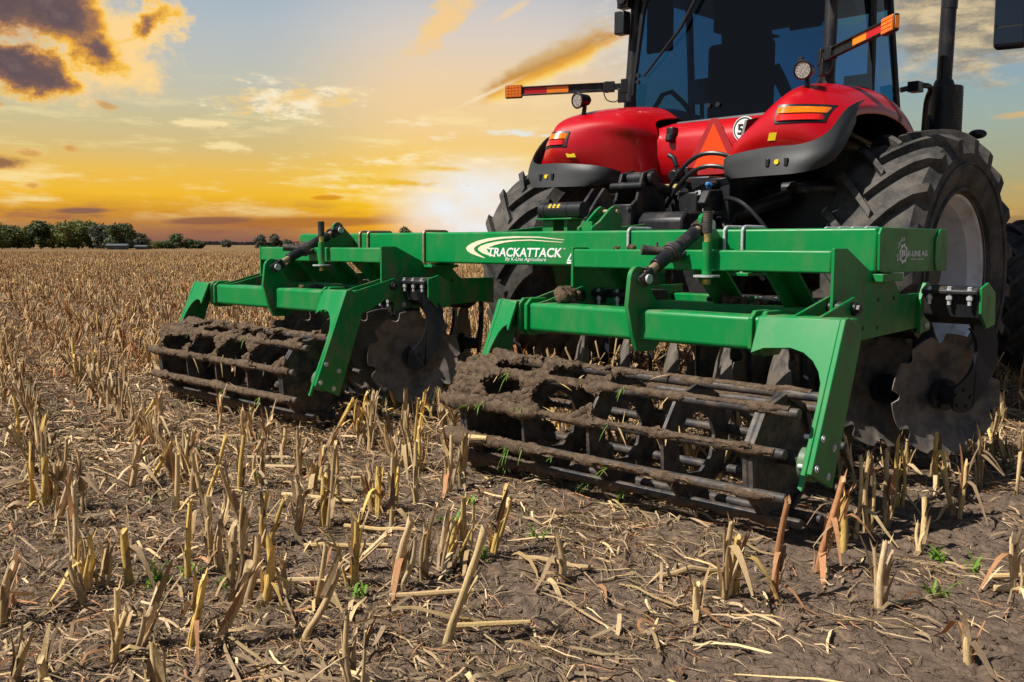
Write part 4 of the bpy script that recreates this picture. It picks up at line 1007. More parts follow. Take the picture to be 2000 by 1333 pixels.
# ---- fenders
def crv(P, n):
    """Catmull-Rom through the points of P, n samples per span"""
    P = [Vector(p) for p in P]; out = []
    for k in range(len(P) - 1):
        a, b, c, d = P[max(k - 1, 0)], P[k], P[k + 1], P[min(k + 2, len(P) - 1)]
        for i in range(n):
            f = i / n; out.append(.5 * (2 * b + (c - a) * f + (2 * a - 5 * b + 4 * c - d) * f * f + (3 * b - a - 3 * c + d) * f ** 3))
    out.append(P[-1]); return out
def fender(s):
    # stations along the arch: for each, (y, z) at |x| = inner .50, .62, crest 1.0, shoulder 1.25, rim 1.40
    ST = [  # inner foot        inner wall     crest           shoulder        rim
        [(6.56, 1.80), (6.33, 1.86), (6.22, 1.91), (6.25, 1.90), (6.32, 1.87)],
        [(6.60, 1.93), (6.29, 1.99), (6.17, 2.03), (6.21, 2.02), (6.31, 1.96)],
        [(6.64, 2.06), (6.32, 2.13), (6.19, 2.17), (6.25, 2.15), (6.38, 2.08)],
        [(6.70, 2.18), (6.40, 2.25), (6.29, 2.29), (6.37, 2.25), (6.50, 2.17)],
        [(6.80, 2.28), (6.58, 2.36), (6.52, 2.38), (6.58, 2.33), (6.68, 2.235)],
        [(6.95, 2.33), (6.86, 2.42), (6.84, 2.445), (6.88, 2.38), (6.92, 2.270)],
        [(7.25, 2.35), (7.22, 2.45), (7.22, 2.485), (7.22, 2.41), (7.20, 2.275)],
        [(7.60, 2.34), (7.62, 2.45), (7.64, 2.485), (7.58, 2.39), (7.48, 2.225)],
        [(7.95, 2.24), (8.0, 2.36), (8.05, 2.40), (7.92, 2.27), (7.70, 2.11)],
        [(8.2, 2.0), (8.3, 2.15), (8.4, 2.18), (8.2, 2.05), (7.88, 1.93)]]
    if s < 0: ST = [[(6.76, 1.75 + .02 * i if i < 2 else q[0][1])] + [(6.52 - .02 * i, q[1][1] - (.03 if i == 0 else 0))] + q[2:] if i < 4 else q for i, q in enumerate(ST[:-1])]
    XI = [(.50, .56), (.56, .66), (.64, .80), (.72, .90), (.76, .92), (.72, .86), (.66, .80), (.62, .76), (.60, .74), (.60, .74)]
    if s < 0: XI = [(.37, .54)] * 4 + [(.42, .60)] * 6
    XC = [.98, 1.0, 1.04, 1.08, 1.08, 1.03, 1.0, 1.0, 1.0, 1.0]
    rows = []
    xs = lambda i, j: XI[i][j] if j < 2 else ((XC[i] if s > 0 else XC[i] - .08) if j == 2 else ((1.24 if j == 3 else 1.395) - (0 if s > 0 else .12)))
    cols = [crv([(xs(i, j), q[j][0], q[j][1]) for i, q in enumerate(ST)], 5) for j in range(5)]
    for i in range(len(cols[0])):
        rows.append(crv([cols[j][i] for j in range(5)], 6))
    lip = []
    for r in rows:
        e = r[-1]; d = (Vector((0, TY - .25, 1.15)) - Vector((0, e.y, e.z))).normalized()
        lip.append([Vector((e.x + .018, e.y, e.z)) + d * .03, Vector((e.x + .012, e.y, e.z)) + d * .07])
    W = [[Vector((TX + s * p.x, p.y, p.z)) for p in (r + l)] for r, l in zip(rows, lip)]
    fo = tp(MB().grid(W), 'fender', ['red_paint', 'black_plastic'], solid=.012, ang=60)
    fo.modifiers['solid'].material_offset = 1; fo.modifiers['solid'].offset = -1
    def surf(G_):
        vs = [p for r in G_ for p in r]; m_ = len(G_[0])
        t = BVHTree.FromPolygons(vs, [(i * m_ + j, i * m_ + j + 1, (i + 1) * m_ + j + 1, (i + 1) * m_ + j) for i in range(len(G_) - 1) for j in range(m_ - 1)])
        def f(x, z):
            h = t.ray_cast(Vector((TX + s * x, 4.0, z)), Vector((0, 1, 0)))
            return h[0].y if h[0] is not None else 6.25
        return f
    ys = surf(W)
    sm = [[p + Vector((s * .003, -.003, .006)) for p in W[i][8:]] for i in (33, 34)]
    tp(MB().grid(sm), 'fender_seam', 'black_plastic', fo)
    # grey rubber flap below and around the arch
    FL = [[(.50, 6.42, 1.86), (.62, 6.27, 1.900), (.98, 6.190, 1.935), (1.24, 6.220, 1.945), (1.37, 6.31, 2.02), (1.405, 6.52, 2.20), (1.41, 6.78, 2.285)],
          [(.50, 6.46, 1.80), (.62, 6.25, 1.85), (.98, 6.180, 1.885), (1.26, 6.21, 1.89), (1.40, 6.30, 1.95), (1.425, 6.46, 2.09), (1.42, 6.70, 2.25)],
          [(.54, 6.36, 1.77), (.66, 6.23, 1.79), (.98, 6.165, 1.81), (1.26, 6.185, 1.82), (1.40, 6.28, 1.87), (1.43, 6.42, 1.99), (1.425, 6.62, 2.18)],
          [(.62, 6.30, 1.745), (.72, 6.21, 1.735), (.98, 6.15, 1.735), (1.24, 6.17, 1.745), (1.37, 6.30, 1.80), (1.42, 6.42, 1.90), (1.42, 6.62, 2.11)]]
    rr = [crv(r, 5) for r in FL]; g = []
    for j in range(len(rr[0])): g.append(crv([r[j] for r in rr], 4))
    GF = [[Vector((TX + s * p.x, p.y, p.z)) for p in r] for r in g]; yf = surf(GF)
    tp(MB().grid(GF), 'fender_flap', 'grey_plastic', solid=.010, ang=70)
    # arch trim
    # tail lamp: amber over red
    def at(x, y, z): return Vector((TX + s * x, y, z))
    zo = .035 if s > 0 else .012
    x0, x1 = (1.06, 1.335) if s > 0 else (.90, 1.16)
    bz = []
    for i in range(11):
        x = x0 - .012 + (x1 - x0 + .024) * i / 10; bz.append([at(x, ys(x, z_ + zo) - .006, z_ + zo) for z_ in (2.056, 2.118, 2.186)])
    tp(MB().grid(bz), 'lamp_bezel', 'black_plastic', fo, solid=.006)
    for nm, m, za, zb in (('tail_light', 'red_lens', 2.07, 2.118), ('turn_signal', 'orange_lens', 2.121, 2.172)):
        b = MB(); n = 10; P = []; za += zo; zb += zo
        for i in range(n + 1):
            t = i / n; x = x0 + (x1 - x0) * t; e = .5 if i in (0, n) else 1
            P.append([at(x, ys(x, za) + .02, za), at(x, ys(x, za) - .020 * e, za + .003), at(x, ys(x, zb) - .020 * e, zb - .003), at(x, ys(x, zb) + .02, zb)])
        b.grid(P); b.add([q for q in P[0]], [(0, 1, 2, 3)]); b.add([q for q in P[-1]], [(3, 2, 1, 0)])
        tp(b, nm, m, fo, ang=50)
    # work light on a stalk
    lp = Vector((TX - .95, 6.42, 2.475)) if s < 0 else Vector((TX + 1.10, 6.46, 2.485))
    d = Vector((s * .10, -1, -.12)).normalized()
    wl = MB().cyl(lp + d * .0, lp - d * .10, .062, .045, 24); wl.cyl(lp - d * .10, lp - d * .13, .045, .02, 20); wl.lathe([(.055, .0), (.068, .004), (.070, .02), (.062, .03)], lp, d, 24)
    wl.tube([lp - d * .06, lp - d * .06 + Vector((0, .01, -.06)), lp + Vector((0, .06, -.13))], .020, 10)
    wo = tp(wl, 'work_light', 'black_plastic', fo)
    tp(MB().cyl(lp + d * .012, lp + d * .02, .056, n=24), 'light_lens', 'lamp_glass', wo)
    # yellow safety sticker
    xq = 1.03 if s > 0 else .86
    tp(MB().add([at(xq + a * .030 + b_ * .010, ys(xq + a * .03, 2.005 + b_ * .026) - .003, 2.005 + b_ * .026) for a, b_ in ((-1, -1), (1, -1), (1, 1), (-1, 1))], [(0, 1, 2, 3)]), 'sticker', 'yellow_decal', fo, solid=.001)
    # remote hitch switches in the flap
    for dx_ in (-.07, .07):
        sw = MB(); c = at(1.08 + dx_, yf(1.08 + dx_, 1.825) - .010, 1.825); sw.obox(c, (1, 0, 0), (0, 1, 0), (0, 0, 1), .013, .010, .028)
        swo = tp(sw, 'hitch_switch', 'black_plastic', fo, bevel=.004)
    c = at(1.08, yf(1.08, 1.825) - .004, 1.827)
    tp(MB().cyl(c, c + Vector((0, -.014, 0)), .019, .017, 20), 'yellow_button', 'yellow_decal', swo)
fender(1); fender(-1)

# ---- cab
ZB, ZT = 2.22, 3.55
CB = 7.0      # rear face of the cab
pan = []
# red panel below the rear window, curved between the fenders
xs = [-.86, -.70, -.52, -.40, -.2, 0, .2, .40, .52, .70, .86]
for z, dy in ((1.74, .10), (1.86, .02), (2.0, -.02), (2.12, -.02), (2.16, .0), (2.22, .04), (2.28, .26)):
    row = []
    for x in xs:
        zz = z + (.10 * (1 - (x / .52) ** 2) if False else 0)
        row.append(Vector((TX + x, 6.78 + dy + .5 * max(0, abs(x) - .5) ** 1.5, zz)))
    pan.append(row)
# arch-shaped lower edge
for i, x in enumerate(xs): pan[0][i].z = 1.77 + .10 * max(0, abs(x) - .35)
tp(MB().grid(pan), 'rear_panel', 'red_paint', solid=.02, ang=60)
WO = [(-.92, 2.62), (-.90, 2.45), (-.60, 2.285), (.62, 2.295), (.90, 2.50), (.92, 2.7), (.93, 3.38), (.86, 3.52), (-.72, 3.52), (-.84, 3.40)]
WP = lambda x, z: Vector((TX + x, CB + .10 - .0 + (z - 2.2) * .06, z))
gl = MB().add([WP(x, z) for x, z in WO], [tuple(range(len(WO)))])
tp(gl, 'rear_window', 'tinted_glass', smooth=False)
seal = MB(); pts = [WP(x, z) for x, z in WO]
loop = []
for i in range(len(pts)):
    a, b, c = pts[i - 1], pts[i], pts[(i + 1) % len(pts)]
    for t in (.86, 1.0): loop.append(a.lerp(b, t) if t < 1 else (a * .06 + b * .88 + c * .06))
    loop.append(b.lerp(c, .14))
loop.append(loop[0])
seal.tube(loop, .026, 8)
tp(seal, 'window_seal', 'black_plastic')
# pillars
def pillar(a, b, r, nm='cab_pillar'): tp(MB().tube([a, Vector(a).lerp(Vector(b), .5), b], [r, r * .95, r], 14), nm, 'black_paint')
for s in (-1, 1):
    pillar((TX + s * .96, 7.10, 2.15), (TX + s * .93, 7.20, 3.62), .052)
    pillar((TX + s * .88, 8.70, 1.9), (TX + s * .80, 8.45, 3.62), .03)
    sg = [Vector((TX + s * .955, 7.16, 2.2)), Vector((TX + s * .885, 8.69, 1.95)), Vector((TX + s * .85, 8.62, 2.8)), Vector((TX + s * .81, 8.46, 3.55)), Vector((TX + s * .935, 7.24, 3.55))]
    tp(MB().add(sg, [(0, 1, 2, 3, 4)]), 'side_window', 'side_glass', smooth=False)
    tp(MB().tube([(TX + s * .93, 7.2, 2.2), (TX + s * .9, 8.0, 2.1), (TX + s * .88, 8.7, 2.06)], .035, 8), 'door_sill', 'black_paint')
    lw = MB().px([(7.1, 2.06), (8.7, 2.0), (8.7, 2.10), (8.0, 2.14), (7.15, 2.24)], TX + s * .86 - .02, TX + s * .86 + .02)
    tp(lw, 'cab_side', 'black_paint', bevel=.01)
tp(MB().add([(TX - .86, 8.72, 1.9), (TX + .86, 8.72, 1.9), (TX + .80, 8.47, 3.55), (TX - .80, 8.47, 3.55)], [(0, 1, 2, 3)]), 'windscreen', 'side_glass', smooth=False)
rf = MB().box(TX - .98, TX + .98, 6.98, 8.75, 3.56, 3.82)
tp(rf, 'cab_roof', 'red_paint', bevel=.09, seg=4)
tp(MB().box(TX - .96, TX + .96, 7.0, 8.6, 3.47, 3.555), 'roof_liner', 'black_plastic', bevel=.02)
tp(MB().box(TX - .85, TX + .85, 7.15, 8.65, 2.03, 2.09), 'cab_floor', 'black_plastic')
# rear work lights under the roof, wiper, window studs
for s in (-1, 1):
    c = Vector((TX + s * .98, 7.08, 3.42))
    b = MB().obox(c, (1, 0, 0), (0, 1, 0), (0, 0, 1), .06, .05, .07); b.cyl(c + Vector((0, -.05, 0)), c + Vector((0, -.07, 0)), .05, n=16)
    tp(b, 'roof_light', 'black_plastic', bevel=.012)
    b = MB().obox((TX + s * .99, 7.05, 3.22), (1, 0, 0), (0, 1, 0), (0, 0, 1), .055, .05, .10)
    tp(b, 'light_bracket', 'black_plastic', bevel=.01)
tp(MB().tube([WP(-.20, 3.42) - Vector((0, .05, 0)), WP(-.40, 3.1) - Vector((0, .05, 0)), WP(-.78, 2.74) - Vector((0, .03, 0))], [.016, .014, .010], 8), 'wiper', 'black_plastic')
for x, z in ((-.86, 2.76), (-.86, 2.70), (-.10, 2.42), (-.01, 2.42), (.72, 2.70), (.72, 2.63)):
    p = WP(x, z); st = MB(); st.cyl(p, p + Vector((0, -.02, 0)), .020, n=14)
    tp(st, 'hinge_stud', 'black_plastic')
tp(MB().box(TX - .26, TX - .19, 6.72, 6.80, 2.13, 2.22).cyl((TX - .225, 6.73, 2.16), (TX - .225, 6.72, 2.10), .033, n=14), 'window_latch', 'black_plastic', bevel=.01)
# inside
se = MB().box(TX - .30, TX + .30, 7.35, 7.50, 2.10, 2.98); se.box(TX - .18, TX + .18, 7.36, 7.48, 2.95, 3.15); se.box(TX - .28, TX + .28, 7.45, 7.95, 2.05, 2.2); se.box(TX - .2, TX + .2, 7.5, 7.9, 1.72, 2.05)
tp(se, 'seat', 'seat_fabric', bevel=.05, seg=3)
se = MB().box(TX + .34, TX + .50, 7.5, 8.1, 2.28, 2.38); se.box(TX + .36, TX + .48, 7.55, 8.0, 1.72, 2.28); se.box(TX + .48, TX + .60, 7.9, 8.0, 2.4, 2.65)
tp(se, 'armrest', 'seat_fabric', bevel=.03)
sw = MB(); c = Vector((TX, 8.28, 2.42)); nn = Vector((0, -.75, .66)); u, v = perp(nn)
sw.tube([c + (u * math.cos(2 * math.pi * i / 28) + v * math.sin(2 * math.pi * i / 28)) * .21 for i in range(29)], .016, 8); sw.tube([c - u * .2, c, c + u * .2], .014, 6); sw.tube([c, c - nn * .2, (TX, 8.48, 1.8)], .04, 8)
tp(sw, 'steering_wheel', 'black_plastic')
con = MB().box(TX - .35, TX + .35, 8.36, 8.55, 1.72, 2.32); con.box(TX - .62, TX - .34, 7.5, 8.2, 1.72, 2.22); con.box(TX + .60, TX + .84, 7.3, 8.1, 1.72, 2.30)
tp(con, 'console', 'seat_fabric', bevel=.04)
for s in (-1, 1):
    tp(MB().tube([(TX + s * .87, 8.02, 1.9), (TX + s * .89, 8.0, 2.8), (TX + s * .90, 7.95, 3.5)], .035, 8), 'door_pillar', 'black_paint')
    tp(MB().box(TX + s * .70 - .14, TX + s * .70 + .14, 7.2, 7.24, 2.95, 3.5), 'speaker_panel', 'seat_fabric', bevel=.02)
tp(MB().box(TX - .8, TX + .8, 8.2, 8.5, 3.28, 3.5), 'sun_visor', 'seat_fabric', bevel=.03)
mo = MB().box(TX + .55, TX + .80, 8.2, 8.28, 2.5, 2.72); mo.tube([(TX + .66, 8.26, 2.5), (TX + .7, 8.4, 2.2), (TX + .76, 8.5, 1.9)], .025, 8); mo.box(TX - .80, TX - .58, 7.85, 7.95, 2.58, 2.80); mo.tube([(TX - .7, 7.9, 2.6), (TX - .75, 8.0, 2.2), (TX - .8, 8.1, 1.9)], .022, 8)
tp(mo, 'monitors', 'black_plastic', bevel=.01)
tp(MB().tube([(TX - .80, 7.22, 2.40), (TX - .66, 7.22, 2.58), (TX - .58, 7.24, 2.60), (TX - .46, 7.24, 2.50), (TX - .36, 7.26, 2.38)], .022, 8), 'grab_rail', 'black_plastic')

# warning light arms
def warn_arm(s):
    if s < 0: A, B = Vector((TX - .93, 6.98, 2.655)), Vector((TX - 1.74, 6.36, 2.62))
    else: A, B = Vector((TX + .975, 7.0, 2.665)), Vector((TX + 1.77, 6.40, 2.70))
    D = B - A; d = D.normalized(); w = Vector((0, 0, 1)); n = d.cross(w).normalized()
    if n.y > 0: n = -n
    P = lambda t: A + D * t
    b = MB().obox(P(.53), d, w, n, D.length * .37, .040, .010)
    b.obox(P(.53) + w * .034 + n * .01, d, w, n, D.length * .37, .006, .016); b.obox(P(.53) - w * .034 + n * .01, d, w, n, D.length * .37, .006, .016)
    o = tp(b, 'warning_arm', 'black_paint', bevel=.003)
    hb = MB().obox(P(.11), d, w, n, .05, .045, .03); hb.obox(P(.03), d, w, n, .05, .025, .025); hb.obox(A - w * .08, d, w, n, .035, .06, .03); hb.cyl(P(.13) + w * .05, P(.13) - w * .05, .016, n=12); hb.obox(P(-.02), d, w, n, .03, .06, .035)
    tp(hb, 'arm_hinge', 'black_plastic', o, bevel=.005)
    wv = [P(.16) - w * .03, P(.13) - w * .11, P(.05) - w * .13, P(-.01) - w * .06]
    tp(MB().tube(crv(wv, 4), .005, 6), 'cable', 'black_plastic', o)
    tp(MB().obox(P(.755) + n * .0125, d, w, n, D.length * .098, .028, .003), 'red_reflector', 'red_reflector', o)
    tp(MB().obox(P(.56) + n * .0125, d, w, n, D.length * .095, .028, .003), 'orange_reflector', 'orange_reflector', o)
    e = P(.945)
    hs = tp(MB().obox(e + n * .0, d, w, n, .078, .058, .022), 'lamp_housing', 'black_plastic', o, bevel=.012)
    ln = MB()
    for i in range(5):
        for j in range(4):
            ln.obox(e + n * .026 + d * (-.056 + i * .028) + w * (-.039 + j * .026), d, w, n, .0125, .0115, .005)
    ln.obox(e + n * .0225, d, w, n, .070, .051, .0025)
    if s > 0:
        ln.obox(e + d * .079, n, w, d, .014, .04, .003)
    tp(ln, 'flasher_lens', 'orange_lens', hs, bevel=.003)
warn_arm(-1); warn_arm(1)

# slow-vehicle triangle and speed sign
def tri_plate(pts, y0, y1): return MB().py(pts, y0, y1)
cx, y = -4.36, 6.735
o = tp(tri_plate([(cx - .245, 1.815), (cx + .245, 1.815), (cx + .275, 1.845), (cx + .03, 2.255), (cx - .03, 2.255), (cx - .275, 1.845)], y, y + .012), 'slow_vehicle_triangle', 'dark_red', bevel=.002)
tp(tri_plate([(cx - .19, 1.862), (cx + .19, 1.862), (cx, 2.218)], y - .003, y - .0005), 'triangle_centre', 'vivid_orange', o, smooth=False)
c = Vector((-4.085, 6.735, 2.15))
o = tp(MB().cyl(c, c + Vector((0, .012, 0)), .098, n=40), 'speed_sign', 'white_decal')
rg_ = MB().lathe([(.082, .001), (.082, .003), (.090, .003), (.090, .001)], c + Vector((0, -.004, 0)), (0, 1, 0), 48)
tp(rg_, 'sign_ring', 'black_decal', o)
text_mesh('lettering', '50', c + Vector((-.056, -.001, -.042)), (1, 0, 0), (0, 0, 1), .112, .084, 'black_decal', o, TO, bold=.03)

# hood, exhaust, mirrors
hd = MB()
hrow = []
for y, w, zt in ((8.75, .46, 2.30), (9.2, .47, 2.27), (10.2, .46, 2.20), (11.2, .43, 2.08), (11.6, .40, 1.95)):
    hrow.append([Vector((TX + x * w / .46, y, z)) for x, z in ((-.46, 1.45), (-.46, zt - .18), (-.38, zt - .04), (-.2, zt), (.2, zt), (.38, zt - .04), (.46, zt - .18), (.46, 1.45))])
hd.grid(hrow); hd.add(hrow[-1], [tuple(range(8))])
tp(hd, 'hood', 'red_paint', ang=40)
ex, ey = TX + .98, 9.38
mf = MB().cyl((ex, ey, 1.80), (ex, ey, 2.72), .150, n=36)
xo = tp(mf, 'exhaust_muffler', 'black_paint', bevel=.012)
hs = MB()
for k in range(22):
    for i in range(24):
        a = 2 * math.pi * (i + .5 * (k % 2)) / 24
        d = Vector((math.cos(a), math.sin(a), 0))
        if d.y > .55: continue
        p = Vector((ex, ey, 2.09 + k * .027)) + d * .1495
        hs.cyl(p, p + d * .0018, .0085, n=6)
tp(hs, 'muffler_holes', 'black_decal', xo)
pp = MB().cyl((ex - .02, ey, 2.72), (ex - .02, ey, 2.78), .10, .078, 28); pp.cyl((ex - .02, ey, 2.78), (ex - .0, ey, 3.75), .068, .068, 28)
tp(pp, 'exhaust_pipe', 'black_paint', xo)
tp(MB().cyl((ex - .002, ey, 3.42), (ex, ey, 3.5), .071, n=28), 'pipe_collar', 'black_plastic', xo)
mt = tp(MB().tube(crv([(TX + .86, 8.66, 2.62), (TX + 1.0, 8.80, 2.66), (TX + .98, 9.02, 2.66), (TX + .90, 9.14, 2.55), (TX + .86, 9.2, 2.2), (TX + .84, 9.22, 1.9)], 5), .024, 10), 'mirror_bracket', 'black_paint')
tp(MB().obox((TX + .96, 8.74, 2.645), (1, 0, 0), (0, 1, 0), (0, 0, 1), .05, .06, .045), 'bracket_clamp', 'black_plastic', mt, bevel=.006)
tp(MB().tube([(ex - .08, ey - .16, 1.7), (ex - .10, ey - .14, 2.35), (ex - .1, ey - .1, 2.45)], .03, 8), 'muffler_strut', 'black_plastic', xo)
tp(MB().ball((ex + .28, ey + .06, 2.27), .055, 8, (1.5, 1, .8)), 'marker_lamp', 'black_plastic')
for s in (1,):
    c = Vector((TX + 1.90, 8.22, 3.02))
    mo_ = MB().obox(c, (1, .22 * s, 0), (-.22 * s, 1, 0), (0, 0, 1), .125, .045, .25)
    mm = tp(mo_, 'mirror', 'black_plastic', bevel=.05, seg=4)
    tp(MB().obox(c + Vector((-.005 * s, -.047, .07)), (1, .22 * s, 0), (-.22 * s, 1, 0), (0, 0, 1), .095, .002, .14), 'mirror_pane', 'mirror_glass', mm)
    tp(MB().obox(c + Vector((-.005 * s, -.047, -.15)), (1, .22 * s, 0), (-.22 * s, 1, 0), (0, 0, 1), .095, .002, .06), 'mirror_pane', 'mirror_glass', mm)
    tp(MB().tube([c + Vector((0, .03, .2)), c + Vector((-.3 * s, .12, .5)), Vector((TX + s * .9, 8.4, 3.5))], .025, 8), 'mirror_arm', 'black_plastic', mm)

# ---- driver on the seat
def skin_figure(name, joints, edges, m, parent=None, loc=(0, 0, 0), sub=2):
    me = bpy.data.meshes.new(name); L = Vector(loc)
    me.from_pydata([tuple(Vector(j[0]) - L) for j in joints], edges, [])
    o = link(name, me, m, parent, None if parent else loc)
    q = o.modifiers.new('skin', 'SKIN'); q.use_smooth_shade = True
    lay = me.skin_vertices[0] if me.skin_vertices else None
    if lay is None:
        bm = bmesh.new(); bm.from_mesh(me); bm.verts.layers.skin.verify(); bm.to_mesh(me); bm.free(); lay = me.skin_vertices[0]
    for i, j in enumerate(joints):
        lay.data[i].radius = (j[1], j[2] if len(j) > 2 else j[1]); lay.data[i].use_root = (i == 0)
    o.modifiers.new('sub', 'SUBSURF').levels = sub; o.modifiers['sub'].render_levels = sub
    return o
dx0, dy0 = TX, 7.68
J = [((dx0, dy0, 2.30), .16, .12), ((dx0, dy0 - .03, 2.52), .155, .115), ((dx0, dy0 - .02, 2.72), .17, .11), ((dx0, dy0, 2.82), .08, .07), ((dx0, dy0 + .03, 2.90), .055, .055), ((dx0, dy0 + .05, 2.99), .075, .09), ((dx0, dy0 + .05, 3.08), .08, .095), ((dx0, dy0 + .04, 3.15), .055, .065)]
E_ = [(i, i + 1) for i in range(7)]
for s in (-1, 1):
    b = len(J)
    J += [((dx0 + s * .19, dy0 - .01, 2.76), .065), ((dx0 + s * .27, dy0 + .10, 2.50), .052), ((dx0 + s * .20, dy0 + .38, 2.42), .040), ((dx0 + s * .18, dy0 + .50, 2.47), .032), ((dx0 + s * .17, dy0 + .56, 2.49), .03),
          ((dx0 + s * .12, dy0 + .10, 2.28), .085), ((dx0 + s * .15, dy0 + .48, 2.30), .07), ((dx0 + s * .15, dy0 + .56, 1.95), .055), ((dx0 + s * .15, dy0 + .60, 1.80), .045), ((dx0 + s * .15, dy0 + .74, 1.76), .04)]
    E_ += [(2, b), (b, b + 1), (b + 1, b + 2), (b + 2, b + 3), (b + 3, b + 4), (0, b + 5), (b + 5, b + 6), (b + 6, b + 7), (b + 7, b + 8), (b + 8, b + 9)]
dr = skin_figure('person', J, E_, 'shirt', None, (dx0, dy0, 2.2))
tag(dr, 'person in dark clothing and cap seated inside the tractor cab', 'person')
cp = MB().ball((dx0, dy0 + .045, 3.10), .112, 8, (.88, 1.05, .8)); cp.box(dx0 - .08, dx0 + .08, dy0 + .12, dy0 + .24, 3.075, 3.09)
cp.build('cap', 'grey_cap', dr, (dx0, dy0, 2.2), bevel=.004)

# ================================================================== field
def build_ground():
    rad = np.concatenate([np.linspace(.3, 1.1, 20, endpoint=False), np.exp(np.linspace(math.log(1.1), math.log(9.5), 620, endpoint=False)), np.exp(np.linspace(math.log(9.5), math.log(60), 200, endpoint=False)), np.exp(np.linspace(math.log(60), math.log(6000), 60))])
    h0 = math.atan2(HEAD.y, HEAD.x)
    fine = np.linspace(-R(36), R(36), 760); coarse = np.linspace(R(36), 2 * math.pi - R(36), 90)[1:-1]
    an = h0 + np.concatenate([fine, coarse]); na = len(an); nr = len(rad)
    rr, aa = np.meshgrid(rad, an, indexing='ij')
    x, y = rr * np.cos(aa), rr * np.sin(aa); z = gh(x, y)
    far = np.clip((rr - 60) / 200, 0, 1); z = z * (1 - far)
    v = np.stack([x, y, z], -1).reshape(-1, 3); v = np.vstack([v, [[0, 0, 0]]])
    i = np.arange(nr - 1)[:, None]; j = np.arange(na)[None, :]; j2 = (j + 1) % na
    q = np.stack([i * na + j, (i + 1) * na + j, (i + 1) * na + j2, i * na + j2], -1).reshape(-1, 4)
    me = bpy.data.meshes.new('ground')
    me.vertices.add(len(v)); me.vertices.foreach_set('co', v.ravel())
    tris = np.array([[len(v) - 1, k, (k + 1) % na] for k in range(na)])
    nl = q.size + tris.size
    me.loops.add(nl); me.loops.foreach_set('vertex_index', np.concatenate([q.ravel(), tris.ravel()]))
    me.polygons.add(len(q) + len(tris))
    me.polygons.foreach_set('loop_start', np.concatenate([np.arange(len(q)) * 4, q.size + np.arange(len(tris)) * 3]))
    me.polygons.foreach_set('use_smooth', np.ones(len(q) + len(tris), bool))
    me.update(calc_edges=True); me.validate()
    o = link('ground', me, 'soil'); tag(o, kind='structure')
build_ground()

PAL = [(0.66, 0.53, 0.31), (0.58, 0.45, 0.24), (0.70, 0.52, 0.18), (0.46, 0.36, 0.22), (0.34, 0.27, 0.18), (0.52, 0.40, 0.24), (0.42, 0.22, 0.115), (0.62, 0.50, 0.33)]
PALL = [(0.44, 0.35, 0.235), (0.32, 0.245, 0.165), (0.58, 0.47, 0.31), (0.20, 0.15, 0.105), (0.36, 0.275, 0.19), (0.26, 0.19, 0.13), (0.40, 0.22, 0.12), (0.48, 0.36, 0.21)]
PALW = [tuple(np.array(q) * np.array([.98, .88, .74])) for q in PALL + PAL[1:7]]
class SB:
    """bulk builder for straw: quads in numpy with a colour per corner"""
    def __init__(s): s.V = []; s.Q = []; s.C = []; s.n = 0
    def add(s, V, Q, C): s.V.append(V); s.Q.append(Q + s.n); s.C.append(C); s.n += len(V)
    def build(s, name, m='straw'):
        V = np.vstack(s.V); Q = np.vstack(s.Q); C = np.vstack(s.C)
        me = bpy.data.meshes.new(name); me.vertices.add(len(V)); me.vertices.foreach_set('co', V.ravel())
        me.loops.add(Q.size); me.loops.foreach_set('vertex_index', Q.ravel().astype(np.int32))
        me.polygons.add(len(Q)); me.polygons.foreach_set('loop_start', np.arange(len(Q)) * 4)
        me.polygons.foreach_set('use_smooth', np.ones(len(Q), bool))
        at = me.color_attributes.new('tint', 'FLOAT_COLOR', 'POINT'); at.data.foreach_set('color', np.hstack([C, np.ones((len(C), 1))]).ravel())
        me.update(calc_edges=True)
        return link(name, me, m)

def strips(sb, P, D, L, Wd, curl, lift, col, seg=4, updown=None, rg=None):
    """many ribbons at once. P (n,3) start, D (n,2) heading, L, Wd, curl (n,), lift (n,) rise of the middle, col (n,3)"""
    n = len(P); k = seg + 1
    t = np.linspace(0, 1, k)[None, :]
    ang = np.arctan2(D[:, 1], D[:, 0])[:, None] + curl[:, None] * t
    dx = np.cos(ang) * L[:, None] / seg; dy = np.sin(ang) * L[:, None] / seg
    x = P[:, 0:1] + np.cumsum(dx, 1) - dx; y = P[:, 1:2] + np.cumsum(dy, 1) - dy
    z = gh(x, y) + .004 + P[:, 2:3] + lift[:, None] * np.sin(t * math.pi * rg.uniform(.5, 1.6, (n, 1)) + rg.uniform(0, 1.2, (n, 1)))
    w = Wd[:, None] * (.35 + .65 * np.sin(np.clip(t * .92 + .08, 0, 1) * math.pi) ** .5) * .5
    tw = rg.uniform(-.9, .9, (n, 1)) + rg.uniform(-1.2, 1.2, (n, 1)) * t
    sx, sy = -np.sin(ang) * np.cos(tw), np.cos(ang) * np.cos(tw); sz = np.abs(np.sin(tw)) * 1.0
    A = np.stack([x - sx * w, y - sy * w, z], -1); B = np.stack([x + sx * w, y + sy * w, z + sz * w * 2], -1)
    V = np.stack([A, B], 2).reshape(-1, 3)
    base = (np.arange(n) * k * 2)[:, None] + (np.arange(seg) * 2)[None, :]
    Q = np.stack([base, base + 2, base + 3, base + 1], -1).reshape(-1, 4)
    C = np.repeat(col, k * 2, 0)
    sb.add(V, Q, C)

